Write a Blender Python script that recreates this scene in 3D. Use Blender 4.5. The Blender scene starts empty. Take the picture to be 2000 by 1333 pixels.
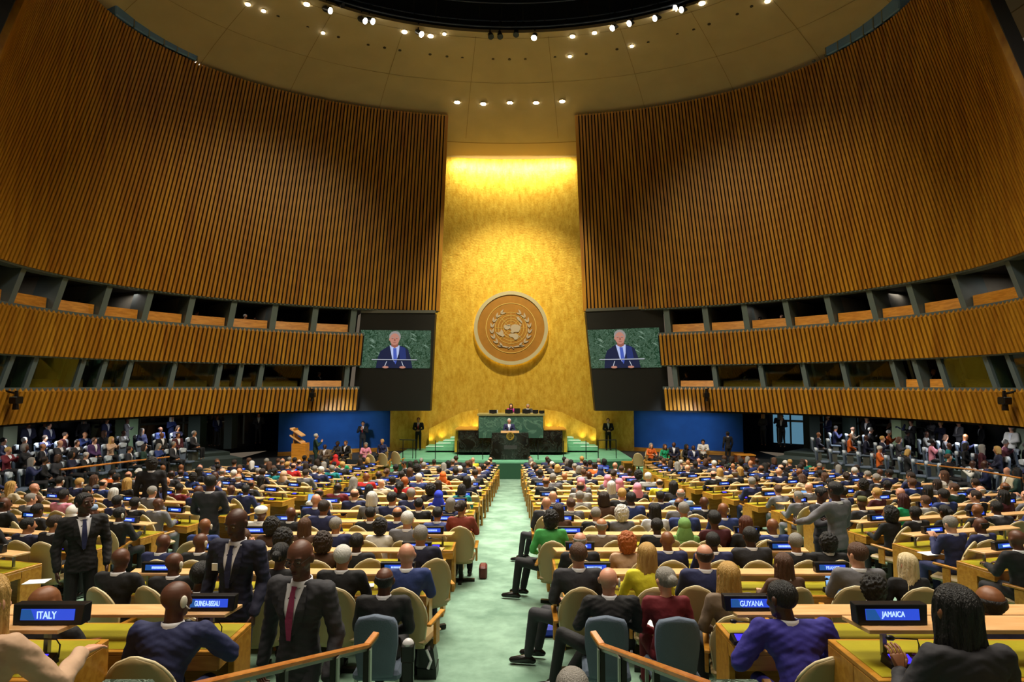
import bpy, bmesh, math, random
import numpy as np
from mathutils import Vector, Matrix, Euler
from mathutils.bvhtree import BVHTree
random.seed(7)
C = bpy.context.scene.collection
S, Co, PI = math.sin, math.cos, math.pi
F, TILT, CZ = 1200.0, 0.0712, 5.0          # focal length (px of a 2000 px frame), camera pitch, camera height
CT, ST = Co(TILT), S(TILT)

# ------------------------------------------------------------------ camera
cam = bpy.data.objects.new('camera', bpy.data.cameras.new('camera')); C.objects.link(cam)
cam.data.sensor_width = 36; cam.data.lens = F*36/2000; cam.data.clip_end = 200
cam.location = (0, 0, CZ); cam.rotation_euler = (PI/2+TILT, 0, 0)
bpy.context.scene.camera = cam

def ray(x, y):
    u = (x-1000)/F; v = (666.5-y)/F
    return Vector((u, CT-v*ST, ST+v*CT))
def atY(x, y, Y):
    d = ray(x, y); return Vector((0, 0, CZ))+d*(Y/d.y)
def px(P):
    Z = P[2]-CZ; yy = P[1]*CT+Z*ST; zz = -P[1]*ST+Z*CT
    return 1000+F*P[0]/yy, 666.5-F*zz/yy
def floorz(Y): return CZ-(2.7+.064*min(max(Y, -4), 33))

# ------------------------------------------------------------------ materials
MATS = {}
def new_mat(name):
    m = bpy.data.materials.new(name); m.use_nodes = True
    nt = m.node_tree; nt.nodes.clear()
    out = nt.nodes.new('ShaderNodeOutputMaterial'); b = nt.nodes.new('ShaderNodeBsdfPrincipled')
    nt.links.new(b.outputs[0], out.inputs[0]); MATS[name] = m
    return m, nt, b, out
def srgb(c):
    if isinstance(c, str): c = [int(c[i:i+2], 16)/255 for i in (0, 2, 4)]
    return tuple(((v/12.92) if v <= .04045 else ((v+.055)/1.055)**2.4) for v in c)+(1,)
def mat(name, col, rough=.6, metal=0, var=0, vs=5, bump=0, bs=30, col2=None, emit=None, es=1, stretch=None, spec=None):
    if name in MATS: return MATS[name]
    m, nt, b, out = new_mat(name); L = nt.links.new
    c = srgb(col); b.inputs['Base Color'].default_value = c
    b.inputs['Roughness'].default_value = rough; b.inputs['Metallic'].default_value = metal
    if spec is not None: b.inputs['Specular IOR Level'].default_value = spec
    tc = nt.nodes.new('ShaderNodeTexCoord'); mp = nt.nodes.new('ShaderNodeMapping'); L(tc.outputs['Object'], mp.inputs[0])
    if stretch: mp.inputs['Scale'].default_value = stretch
    if var or col2:
        n = nt.nodes.new('ShaderNodeTexNoise'); n.inputs['Scale'].default_value = vs; n.inputs['Detail'].default_value = 5
        L(mp.outputs[0], n.inputs[0])
        r = nt.nodes.new('ShaderNodeValToRGB')
        a = srgb(col2) if col2 else tuple(v*(1-var) for v in c[:3])+(1,)
        bb = c if col2 else tuple(min(1, v*(1+var)) for v in c[:3])+(1,)
        r.color_ramp.elements[0].color = a; r.color_ramp.elements[1].color = bb
        r.color_ramp.elements[0].position = .35; r.color_ramp.elements[1].position = .65
        L(n.outputs[0], r.inputs[0]); L(r.outputs[0], b.inputs['Base Color'])
    if bump:
        n2 = nt.nodes.new('ShaderNodeTexNoise'); n2.inputs['Scale'].default_value = bs; n2.inputs['Detail'].default_value = 3
        L(mp.outputs[0], n2.inputs[0]); bp = nt.nodes.new('ShaderNodeBump'); bp.inputs['Strength'].default_value = bump
        bp.inputs['Distance'].default_value = .05; L(n2.outputs[0], bp.inputs['Height']); L(bp.outputs[0], b.inputs['Normal'])
    if emit:
        b.inputs['Emission Color'].default_value = srgb(emit); b.inputs['Emission Strength'].default_value = es
    return m

def marble(name, base, vein, vs=1.5, rough=.15, es=0, thick=.04):
    if name in MATS: return MATS[name]
    m, nt, b, out = new_mat(name); L = nt.links.new
    tc = nt.nodes.new('ShaderNodeTexCoord'); n = nt.nodes.new('ShaderNodeTexNoise'); n.inputs['Scale'].default_value = vs
    n.inputs['Detail'].default_value = 8; n.inputs['Distortion'].default_value = 1.6; L(tc.outputs['Object'], n.inputs[0])
    r = nt.nodes.new('ShaderNodeValToRGB'); e = r.color_ramp.elements
    e[0].position = .3; e[0].color = srgb(base); e[1].position = .75; e[1].color = srgb(base)
    for p, cc in ((.5-thick, srgb(base)), (.5, srgb(vein)), (.5+thick, srgb(base)), (.62, tuple(.6*x+.4*y for x, y in zip(srgb(base), srgb(vein))))):
        q = r.color_ramp.elements.new(p); q.color = cc
    L(n.outputs[0], r.inputs[0]); L(r.outputs[0], b.inputs['Base Color']); b.inputs['Roughness'].default_value = rough
    if es: L(r.outputs[0], b.inputs['Emission Color']); b.inputs['Emission Strength'].default_value = es; b.inputs['Base Color'].default_value = (0, 0, 0, 1); nt.links.remove(b.inputs['Base Color'].links[0])
    return m

def carpet():
    m, nt, b, out = new_mat('green_carpet'); L = nt.links.new
    tc = nt.nodes.new('ShaderNodeTexCoord')
    n = nt.nodes.new('ShaderNodeTexNoise'); n.inputs['Scale'].default_value = 1.7; n.inputs['Detail'].default_value = 6; n.inputs['Roughness'].default_value = .6
    L(tc.outputs['Object'], n.inputs[0])
    r = nt.nodes.new('ShaderNodeValToRGB'); e = r.color_ramp.elements
    e[0].position = .36; e[0].color = srgb('607f6b'); e[1].position = .66; e[1].color = srgb('86a691')
    L(n.outputs[0], r.inputs[0]); L(r.outputs[0], b.inputs['Base Color']); b.inputs['Roughness'].default_value = .95
    n2 = nt.nodes.new('ShaderNodeTexNoise'); n2.inputs['Scale'].default_value = 150; L(tc.outputs['Object'], n2.inputs[0])
    bp = nt.nodes.new('ShaderNodeBump'); bp.inputs['Strength'].default_value = .3; bp.inputs['Distance'].default_value = .01
    L(n2.outputs[0], bp.inputs['Height']); L(bp.outputs[0], b.inputs['Normal']); return m

def gold():
    m, nt, b, out = new_mat('gold_leaf'); L = nt.links.new
    tc = nt.nodes.new('ShaderNodeTexCoord')
    mp = nt.nodes.new('ShaderNodeMapping'); mp.inputs['Scale'].default_value = (1.8, 1.8, .8); L(tc.outputs['Object'], mp.inputs[0])
    n = nt.nodes.new('ShaderNodeTexNoise'); n.inputs['Scale'].default_value = 2.2; n.inputs['Detail'].default_value = 9; n.inputs['Roughness'].default_value = .72
    L(mp.outputs[0], n.inputs[0])
    r = nt.nodes.new('ShaderNodeValToRGB'); e = r.color_ramp.elements
    e[0].position = .33; e[0].color = srgb('c2931c'); e[1].position = .68; e[1].color = srgb('e9c650')
    L(n.outputs[0], r.inputs[0]); L(r.outputs[0], b.inputs['Base Color'])
    b.inputs['Metallic'].default_value = .4; b.inputs['Roughness'].default_value = .45
    bp = nt.nodes.new('ShaderNodeBump'); bp.inputs['Strength'].default_value = .35; bp.inputs['Distance'].default_value = .03
    n3 = nt.nodes.new('ShaderNodeTexNoise'); n3.inputs['Scale'].default_value = 9; n3.inputs['Detail'].default_value = 4; L(tc.outputs['Object'], n3.inputs[0])
    L(n3.outputs[0], bp.inputs['Height']); L(bp.outputs[0], b.inputs['Normal']); return m

def slatwood():
    m, nt, b, out = new_mat('slat_wood'); L = nt.links.new
    tc = nt.nodes.new('ShaderNodeTexCoord'); mp = nt.nodes.new('ShaderNodeMapping'); mp.inputs['Scale'].default_value = (2.6, 2.6, .16)
    L(tc.outputs['Object'], mp.inputs[0])
    n = nt.nodes.new('ShaderNodeTexNoise'); n.inputs['Scale'].default_value = 1.6; n.inputs['Detail'].default_value = 4; L(mp.outputs[0], n.inputs[0])
    r = nt.nodes.new('ShaderNodeValToRGB'); e = r.color_ramp.elements
    e[0].position = .3; e[0].color = srgb('985f0f'); e[1].position = .72; e[1].color = srgb('c28b22')
    L(n.outputs[0], r.inputs[0]); L(r.outputs[0], b.inputs['Base Color']); b.inputs['Roughness'].default_value = .45
    return m

def wood(name, c1, c2, sc=(1.5, 9, 9), rough=.35):
    if name in MATS: return MATS[name]
    m, nt, b, out = new_mat(name); L = nt.links.new
    tc = nt.nodes.new('ShaderNodeTexCoord'); mp = nt.nodes.new('ShaderNodeMapping'); mp.inputs['Scale'].default_value = sc
    L(tc.outputs['Object'], mp.inputs[0])
    n = nt.nodes.new('ShaderNodeTexNoise'); n.inputs['Scale'].default_value = 2.2; n.inputs['Detail'].default_value = 7; n.inputs['Distortion'].default_value = .6
    L(mp.outputs[0], n.inputs[0]); r = nt.nodes.new('ShaderNodeValToRGB'); e = r.color_ramp.elements
    e[0].position = .35; e[0].color = srgb(c1); e[1].position = .65; e[1].color = srgb(c2)
    L(n.outputs[0], r.inputs[0]); L(r.outputs[0], b.inputs['Base Color']); b.inputs['Roughness'].default_value = rough
    return m

CARPET = carpet(); GOLD = gold(); SLAT = slatwood()
DESKW = wood('honey_oak', 'aa711f', 'c38c34'); DESKL = wood('pale_maple_shelf', 'dba56a', 'ecc08a', rough=.3)
WOODO = wood('booth_panel_wood', 'c07a20', 'e09a38', (1, 1, 6)); RAILW = wood('oak_handrail', 'a8642a', 'c98742', (6, 1.5, 6), .25)
LEATH = mat('green_desk_leather', 'a39a24', .35, var=.12, vs=3, bump=.05)
TAN = mat('tan_chair_vinyl', 'a08b5e', .45, bump=.05, bs=12); TANRIM = mat('pale_chair_piping', 'd8c9a0', .4)
BLUEF = mat('slate_blue_upholstery', '525f70', .8, bump=.15, bs=80, var=.06); WHITEC = mat('white_headrest_cover', 'b9c3cc', .8)
METAL = mat('grey_metal', '8f9288', .35, .8); DMETAL = mat('dark_metal', '26241f', .4, .5)
BLACKP = mat('black_plastic', '0b0b0c', .35); MATTEB = mat('matte_black_panel', '141412', .6)
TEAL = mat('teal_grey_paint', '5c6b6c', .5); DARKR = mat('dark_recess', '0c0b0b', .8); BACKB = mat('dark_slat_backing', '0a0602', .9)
GREYW = mat('grey_partition', '8a867a', .7, var=.05); BLUEW = mat('blue_fabric_wall', '1d58a8', .9, var=.10, vs=1.2)
CEIL = mat('beige_ceiling_plaster', 'bcaa80', .8, var=.05, vs=.8); CEILB = mat('pale_ceiling_band', 'c9b07e', .8); SEAM = mat('ceiling_joint', '8a7442', .8)
SCRB = mat('display_blue', '000000', .4, emit='2f52e0', es=.9); SCRT = mat('display_teal_blue', '000000', .4, emit='2a6cc0', es=.55)
CONB = mat('console_violet_screen', '000000', .4, emit='3f30ff', es=1.5); LETT = mat('display_letters', '000000', .4, emit='a2c0ff', es=1.7)
SHIRT = mat('white_shirt', 'e8e8ee', .7); PAPER = mat('white_paper', 'f2f2f2', .7); SHOE = mat('black_shoe_leather', '0c0b0a', .25)
LENSE = mat('lamp_lens', 'ffffff', .3, emit='fff4e0', es=22); WARMS = mat('cove_strip', 'ffffff', .3, emit='ffe08a', es=6)
GLASS = None
def mkglass():
    m, nt, b, out = new_mat('greenish_glass'); nt.nodes.remove(b); L = nt.links.new
    t = nt.nodes.new('ShaderNodeBsdfTransparent'); t.inputs[0].default_value = (.62, .72, .6, 1)
    g = nt.nodes.new('ShaderNodeBsdfGlossy'); g.inputs['Roughness'].default_value = .03; g.inputs[0].default_value = (.8, .9, .85, 1)
    mx = nt.nodes.new('ShaderNodeMixShader'); mx.inputs[0].default_value = .1
    L(t.outputs[0], mx.inputs[1]); L(g.outputs[0], mx.inputs[2]); L(mx.outputs[0], out.inputs[0]); return m
GLASS = mkglass()
SKINC = {'pale': 'd9a283', 'rosy': 'cb9176', 'tan': 'b97f58', 'brown': '80502f', 'dark': '5a3523', 'deep': '46281b'}
SKIN = {k: mat('skin_'+k, v, .5, var=.05, vs=8) for k, v in SKINC.items()}
HAIRC = {'black': '0d0b0b', 'dark brown': '2a1a10', 'brown': '543622', 'auburn': '5a2c1a', 'blond': 'c29a54', 'platinum': 'e2cfa2', 'grey': '8b8780', 'white': 'd4d2cc', 'ginger': 'a85a24', 'dark red': '3e1012'}
HAIR = {k: mat('hair_'+k.replace(' ', '_'), v, .5, bump=.5, bs=60, stretch=(3, 3, .6)) for k, v in HAIRC.items()}
CLOTHC = {'black': '121216', 'navy': '1f2650', 'dark navy': '151833', 'charcoal': '2c2c32', 'grey': '6a6a70', 'light grey': '9a9a98', 'blue': '24366f', 'bright blue': '1b2fae',
 'indigo': '2a2585', 'royal blue': '2137c8', 'light blue': '8fa6c4', 'beige': 'c3a184', 'taupe': '6e5d4c', 'brown': '4f3524', 'white': 'dcd9d2', 'cream': 'cfc0a2', 'red': 'c22020',
 'wine pink': '8e3058', 'burgundy': '6a1420', 'maroon': '47141e', 'yellow': 'd8cf2a', 'green': '46a452', 'emerald': '0d9a68', 'teal': '0f7f83', 'orange': 'd2621a', 'olive': '54552c', 'magenta': 'b02a86', 'pink': 'd98aa0',
 'lime green': '6fcf5a', 'moss green': '6f9a52', 'dark green': '1d3a30', 'floral red': '8a3a2c', 'striped white': 'c8ccd6', 'purple': '4a2c5e'}
CLOTH = {k: mat('cloth_'+k.replace(' ', '_'), v, .8, bump=.35, bs=7, var=.06) for k, v in CLOTHC.items()}
def rampgrey(name, a, b):
    return mat(name, a, .5)

# ------------------------------------------------------------------ mesh helpers
def addbox(bm, x0, x1, y0, y1, z0, z1, M=None, mi=0):
    vs = [bm.verts.new(Vector(c) if M is None else M @ Vector(c)) for c in ((x0, y0, z0), (x1, y0, z0), (x1, y1, z0), (x0, y1, z0), (x0, y0, z1), (x1, y0, z1), (x1, y1, z1), (x0, y1, z1))]
    for f in ((0, 3, 2, 1), (4, 5, 6, 7), (0, 1, 5, 4), (1, 2, 6, 5), (2, 3, 7, 6), (3, 0, 4, 7)):
        fc = bm.faces.new([vs[i] for i in f]); fc.material_index = mi
def hexa(bm, P, mi=0):   # eight corners: 0-3 bottom loop, 4-7 top loop
    vs = [bm.verts.new(p) for p in P]
    for f in ((0, 3, 2, 1), (4, 5, 6, 7), (0, 1, 5, 4), (1, 2, 6, 5), (2, 3, 7, 6), (3, 0, 4, 7)):
        fc = bm.faces.new([vs[i] for i in f]); fc.material_index = mi
def sph(c, r, n=10, m=7, rot=None):
    if not hasattr(r, '__len__'): r = (r, r, r)
    out = []
    for j in range(m+1):
        ph = PI*j/m
        for i in range(n if 0 < j < m else 1):
            th = 2*PI*i/n; v = Vector((r[0]*S(ph)*Co(th), r[1]*S(ph)*S(th), r[2]*Co(ph)))
            if rot is not None: v = rot @ v
            out.append(v+Vector(c))
    return out
def hull(bm, pts, smooth=True):
    vs = [bm.verts.new(p) for p in pts]
    r = bmesh.ops.convex_hull(bm, input=vs)
    junk = [v for v in set(r['geom_interior']+r['geom_unused']) if isinstance(v, bmesh.types.BMVert) and v.is_valid]
    bmesh.ops.delete(bm, geom=list(set(junk)), context='VERTS')
def cap(bm, a, b, ra, rb, n=10, m=6): hull(bm, sph(a, ra, n, m)+sph(b, rb, n, m))
def tube(bm, pts, r, n=6):
    pts = [Vector(p) for p in pts]; rings = []
    for i, p in enumerate(pts):
        d = (pts[min(i+1, len(pts)-1)]-pts[max(i-1, 0)]).normalized()
        u = d.orthogonal().normalized() if abs(d.z) > .9 else d.cross(Vector((0, 0, 1))).normalized(); v = d.cross(u)
        rr = r[i] if hasattr(r, '__len__') else r
        rings.append([bm.verts.new(p+(u*Co(2*PI*k/n)+v*S(2*PI*k/n))*rr) for k in range(n)])
    for a, b in zip(rings, rings[1:]):
        for k in range(n): bm.faces.new((a[k], a[(k+1) % n], b[(k+1) % n], b[k]))
    bm.faces.new(rings[0][::-1]); bm.faces.new(rings[-1])
def fin(bm, name, mats, smooth=False, bevel=0):
    if bevel: bmesh.ops.bevel(bm, geom=bm.edges[:], offset=bevel, segments=1, affect='EDGES', clamp_overlap=True)
    bmesh.ops.recalc_face_normals(bm, faces=bm.faces[:])
    me = bpy.data.meshes.new(name); bm.to_mesh(me); bm.free()
    for m in (mats if isinstance(mats, (list, tuple)) else [mats]): me.materials.append(m)
    if smooth: me.polygons.foreach_set('use_smooth', [True]*len(me.polygons))
    return me
def link(name, me, parent=None, loc=None, rz=0):
    o = bpy.data.objects.new(name, me); C.objects.link(o)
    if parent is not None: o.parent = parent
    if loc is not None: o.location = loc
    if rz: o.rotation_euler = (0, 0, rz)
    return o
def obj(name, bm, mats, parent=None, smooth=False, bevel=0, loc=None, rz=0):
    return link(name, fin(bm, name, mats, smooth, bevel), parent, loc, rz)
def tag(o, label, cat, group=None):
    o['label'] = label; o['category'] = cat
    if group: o['group'] = group
    return o
def thing(name, label, cat, loc=(0, 0, 0), rz=0, group=None):
    o = link(name, None, None, loc, rz); o.empty_display_size = .1
    return tag(o, label, cat, group)
def struct(name, bm, mats, smooth=False):
    o = obj(name, bm, mats, smooth=smooth); o['kind'] = 'structure'; return o
def remesh(bm, voxel, smooth=3):
    me = bpy.data.meshes.new('t'); bm.to_mesh(me); bm.free()
    o = bpy.data.objects.new('t', me); C.objects.link(o)
    md = o.modifiers.new('r', 'REMESH'); md.mode = 'VOXEL'; md.voxel_size = voxel
    if smooth: ms = o.modifiers.new('s', 'SMOOTH'); ms.factor = .5; ms.iterations = smooth
    dg = bpy.context.evaluated_depsgraph_get(); ev = o.evaluated_get(dg)
    r = bpy.data.meshes.new_from_object(ev); bpy.data.objects.remove(o); bpy.data.meshes.remove(me)
    b2 = bmesh.new(); b2.from_mesh(r); bpy.data.meshes.remove(r); return b2
ORD = ['zeroth', 'first', 'second', 'third', 'fourth', 'fifth', 'sixth', 'seventh', 'eighth', 'ninth', 'tenth', 'eleventh', 'twelfth', 'thirteenth', 'fourteenth', 'fifteenth', 'sixteenth', 'seventeenth', 'eighteenth', 'nineteenth', 'twentieth']
CAM0 = Vector((0, 0, CZ))

# ================================================================== THE HALL
HB = [-1.37, -.247, 1.06, 2.68, 4.17, 15.3]      # heights above the camera of the slat wall's edges
def wsurf(sg, az, h, off=0):
    az = az*(1-.0076*(h-5)) if h > 4.17 else az*(1-.0076*(h-5))
    a = (17.47-.052*h)*(1 if sg < 0 else .962); b = 14.03-.2325*h; c = 21.27+.167*h
    n = Vector((S(az)/a, Co(az)/b, 0)).normalized()*off
    return Vector((sg*(a*S(az)+n.x), c+b*Co(az)+n.y, CZ+h))
def azpx(sg, x, h, lo=.02, hi=2.2):
    for _ in range(50):
        m = (lo+hi)/2
        X = px(wsurf(sg, m, h))[0]
        if (X-x)*sg < 0: lo = m
        else: hi = m
    return (lo+hi)/2
def arcs(sg, a0, a1, step, h=5):
    out = [a0]
    while out[-1] < a1:
        p = wsurf(sg, out[-1], h); q = wsurf(sg, out[-1]+.01, h); out.append(out[-1]+.01*step/(q-p).length)
    return out
def band(bm, sg, azs, h0, h1, off0, off1, mi=0, hs=None):
    hs = hs or [h0, h1]
    for a, b in zip(azs, azs[1:]):
        for u, v in zip(hs, hs[1:]):
            hexa(bm, [wsurf(sg, a, u, off0), wsurf(sg, b, u, off0), wsurf(sg, b, u, off1), wsurf(sg, a, u, off1),
                      wsurf(sg, a, v, off0), wsurf(sg, b, v, off0), wsurf(sg, b, v, off1), wsurf(sg, a, v, off1)], mi)
for sg, side in ((-1, 'left'), (1, 'right')):
    e_up = azpx(sg, 853.5 if sg < 0 else 1144.5, HB[4]); e_lo = azpx(sg, 700 if sg < 0 else 1296, HB[2])
    AZ1 = 2.25
    bm = bmesh.new()
    def slats(a0, h0, h1, tip, n=3):
        azs = arcs(sg, a0, AZ1, .2)
        for a in azs:
            p, q = wsurf(sg, a, 5), wsurf(sg, a+.01, 5); w = .01*.061/(q-p).length
            hs = [h0+(h1-h0)*i/n for i in range(n+1)]
            for u, v in zip(hs, hs[1:]):
                hexa(bm, [wsurf(sg, a-w, u, -.15), wsurf(sg, a+w, u, -.15), wsurf(sg, a+w, u, .02), wsurf(sg, a-w, u, .02),
                          wsurf(sg, a-w, v, -.15), wsurf(sg, a+w, v, -.15), wsurf(sg, a+w, v, .02), wsurf(sg, a-w, v, .02)], 0)
            if tip:
                t = bm.verts.new(wsurf(sg, a, h1+.13, -.02)); c4 = [bm.verts.new(wsurf(sg, a+s*w, h1, o)) for s, o in ((-1, -.1), (1, -.1), (1, .02), (-1, .02))]
                for i in range(4): bm.faces.new((c4[i], c4[(i+1) % 4], t))
    slats(e_up, HB[4], HB[5], False, 6); slats(e_lo, HB[2], HB[3], True); slats(e_lo, HB[0], HB[1], True)
    ga = arcs(sg, e_up-.004, AZ1, 1.2); gl = arcs(sg, e_lo-.01, AZ1, 1.2)
    band(bm, sg, ga, HB[4], HB[5], .02, .3, 1, [HB[4]+(HB[5]-HB[4])*i/6 for i in range(7)])
    band(bm, sg, gl, HB[2], HB[3], .02, .3, 1); band(bm, sg, gl, HB[0], HB[1], .02, .3, 1)
    struct('wall_'+side, bm, [SLAT, BACKB])
    # ledges and balcony recesses
    bm = bmesh.new()
    band(bm, sg, gl, HB[3], HB[3]+.17, .06, .5); band(bm, sg, gl, HB[1], HB[1]+.15, .06, .5)
    band(bm, sg, ga, HB[4]-.06, HB[4], -.06, .4); band(bm, sg, gl, HB[2]-.05, HB[2], .0, .4)
    struct('trim_'+('1' if sg < 0 else '2'), bm, TEAL)
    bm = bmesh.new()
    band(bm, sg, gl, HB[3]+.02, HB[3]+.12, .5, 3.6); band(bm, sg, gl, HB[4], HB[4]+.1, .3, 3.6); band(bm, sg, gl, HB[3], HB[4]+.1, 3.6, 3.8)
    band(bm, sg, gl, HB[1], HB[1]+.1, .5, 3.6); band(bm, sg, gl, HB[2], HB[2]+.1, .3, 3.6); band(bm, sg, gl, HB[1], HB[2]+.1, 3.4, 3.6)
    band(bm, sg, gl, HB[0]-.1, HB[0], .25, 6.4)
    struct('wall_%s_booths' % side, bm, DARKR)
    # openings: fins, sill panels, panes
    XU = [25, 110, 200, 283, 367, 450, 532, 612, 688] if sg < 0 else [1990, 1880, 1789, 1709, 1624, 1541, 1459, 1381, 1305]
    XL = [55, 151, 195, 246, 334, 424, 466, 507, 595, 676] if sg < 0 else [1940, 1846, 1797, 1752, 1653, 1574, 1490, 1398, 1320]
    AU = [azpx(sg, x, HB[3]+.2) for x in XU]; AL = [azpx(sg, x, HB[1]+.2) for x in XL]
    st = AU[0]-AU[1]; AU = [AU[0]+2*st, AU[0]+st]+AU; sl = .07; AL = [AL[0]+2*sl, AL[0]+sl]+AL
    def fins(A, h0, h1, dep, w, m, nm):
        for a in A:
            b2 = bmesh.new(); k = w/14
            hexa(b2, [wsurf(sg, a-k, h0, .05), wsurf(sg, a+k, h0, .05), wsurf(sg, a+k, h0, dep), wsurf(sg, a-k, h0, dep),
                      wsurf(sg, a-k, h1, .05), wsurf(sg, a+k, h1, .05), wsurf(sg, a+k, h1, dep), wsurf(sg, a-k, h1, dep)])
            b2.verts.ensure_lookup_table(); o = obj('trim_%d' % fins.n, b2, m); fins.n += 1; o['kind'] = 'structure'
    if sg < 0: fins.n = 3; FN = 3
    else: fins.n = FN
    fins(AU, HB[3]+.15, HB[4]-.02, 1.1, .13, TEAL, 'u'); fins(AL, HB[1]+.13, HB[2], .6, .1, TEAL, 'l'); FN = fins.n
    for lev, A, h0, hh in (('upper', AU, HB[3]+.15, .46), ('lower', AL, HB[1]+.13, .34)):
        for i, (a, b) in enumerate(zip(A, A[1:])):
            openb = lev == 'upper' or (sg < 0 and i >= len(A)-2) or (sg > 0 and i in (3, 4, len(A)-2))
            bm = bmesh.new(); g = .012; o0 = .28 if openb else .7
            hexa(bm, [wsurf(sg, b+g, h0, o0), wsurf(sg, a-g, h0, o0), wsurf(sg, a-g, h0, o0+.06), wsurf(sg, b+g, h0, o0+.06),
                      wsurf(sg, b+g, h0+hh, o0+.12), wsurf(sg, a-g, h0+hh, o0+.12), wsurf(sg, a-g, h0+hh, o0+.3), wsurf(sg, b+g, h0+hh, o0+.3)])
            t = obj('booth_parapet', bm, WOODO)
            tag(t, 'orange wood parapet panel, %s from the stage in the %s %s booth row' % (ORD[len(A)-1-i], side, lev), 'parapet', '%s %s booth panels' % (side, lev))
            if not openb:
                bm = bmesh.new()
                hexa(bm, [wsurf(sg, b+g, h0, .1), wsurf(sg, a-g, h0, .1), wsurf(sg, a-g, h0, .12), wsurf(sg, b+g, h0, .12),
                          wsurf(sg, b+g, HB[2]-.05, .1), wsurf(sg, a-g, HB[2]-.05, .1), wsurf(sg, a-g, HB[2]-.05, .12), wsurf(sg, b+g, HB[2]-.05, .12)])
                o = obj('window_%d' % (1+i+(20 if sg > 0 else 0)), bm, GLASS); o['kind'] = 'structure'
    # partition between the booths
    for lev, A, h0, h1 in (('u', AU, HB[3]+.1, HB[4]), ('l', AL, HB[1]+.1, HB[2])):
        bm = bmesh.new()
        for a in A[1::2 if lev == 'l' else 1]:
            hexa(bm, [wsurf(sg, a-.004, h0, 1.1), wsurf(sg, a+.004, h0, 1.1), wsurf(sg, a+.004, h0, 3.5), wsurf(sg, a-.004, h0, 3.5),
                      wsurf(sg, a-.004, h1, 1.1), wsurf(sg, a+.004, h1, 1.1), wsurf(sg, a+.004, h1, 3.5), wsurf(sg, a-.004, h1, 3.5)])
        struct('wall_%s_partitions_%s' % (side, lev), bm, GREYW)
    # ground storey rear wall
    bm = bmesh.new(); az = arcs(sg, .55, AZ1, 1.5)
    for a, b in zip(az, az[1:]):
        hexa(bm, [wsurf(sg, a, -3.9, 5.6), wsurf(sg, b, -3.9, 5.6), wsurf(sg, b, -3.9, 5.8), wsurf(sg, a, -3.9, 5.8),
                  wsurf(sg, a, HB[0], 5.6), wsurf(sg, b, HB[0], 5.6), wsurf(sg, b, HB[0], 5.8), wsurf(sg, a, HB[0], 5.8)])
    struct('wall_%s_rear' % side, bm, mat('dark_glazed_wall', '0c1018', .18))

# end reveals of the upper slat walls, beside the gold wall
for sg, nm in ((-1, 'trim_80'), (1, 'trim_81')):
    e = azpx(sg, 853.5 if sg < 0 else 1144.5, HB[4])-.006; bm = bmesh.new(); hs = [HB[4]+(HB[5]-HB[4])*i/6 for i in range(7)]
    for u, v in zip(hs, hs[1:]):
        k = .003
        hexa(bm, [wsurf(sg, e-k, u, -.08), wsurf(sg, e+k, u, -.08), wsurf(sg, e+k, u, .5), wsurf(sg, e-k, u, .5), wsurf(sg, e-k, v, -.08), wsurf(sg, e+k, v, -.08), wsurf(sg, e+k, v, .5), wsurf(sg, e-k, v, .5)])
    struct(nm, bm, SLAT)

# gold wall
def goldY(X): return 37.7-.022*X*X
bm = bmesh.new(); G = []
NX, NZ = 40, 16
for i in range(NX+1):
    X = -7.2+14.4*i/NX; G.append([bm.verts.new((X, goldY(X), CZ-4.2+(18.5)*j/NZ)) for j in range(NZ+1)])
for i in range(NX):
    for j in range(NZ): bm.faces.new((G[i][j], G[i+1][j], G[i+1][j+1], G[i][j+1]))
struct('wall_front', bm, GOLD, True)

# ceiling: ring between the oculus and the outer wall
OC = (20.0, 12.1, 8.6, 17.0)
def ceilpt(az, t):
    c = OC[0]*(1-t)+22.6*t; a = OC[1]*(1-t)+21.0*t; b = OC[2]*(1-t)+15.1*t
    h = OC[3]*(1-t)+14.15*t+.35*math.sin(PI*t)
    return Vector((a*S(az), c+b*Co(az), CZ+h))
bm = bmesh.new(); NA = 120; TS = [0, .04, .1, .2, .3, .4, .5, .6, .7, .8, .862, .868, .93, 1.0]
R = [[bm.verts.new(ceilpt(2*PI*i/NA, t)) for t in TS] for i in range(NA)]
for i in range(NA):
    for j in range(len(TS)-1):
        f = bm.faces.new((R[i][j], R[(i+1) % NA][j], R[(i+1) % NA][j+1], R[i][j+1]))
        f.material_index = 2 if TS[j] in (.862,) else (1 if TS[j] >= .868 else 0)
# joints between plaster panels, laid proud of the surface by a hair
def joint(azs, ts):
    pts = [ceilpt(a, t)-Vector((0, 0, .012)) for a, t in zip(azs, ts)]
    for p, q in zip(pts, pts[1:]):
        d = (q-p).normalized().cross(Vector((0, 0, 1))).normalized()*.011
        fc = bm.faces.new([bm.verts.new(v) for v in (p-d, q-d, q+d, p+d)]); fc.material_index = 2
for k in range(22): joint([2*PI*(k+.5)/22]*6, [.03+.8*i/5 for i in range(6)])
for t in (.04, .38): joint([2*PI*i/NA for i in range(NA+1)], [t]*(NA+1))
struct('ceiling', bm, [CEIL, CEILB, SEAM], False)
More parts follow.
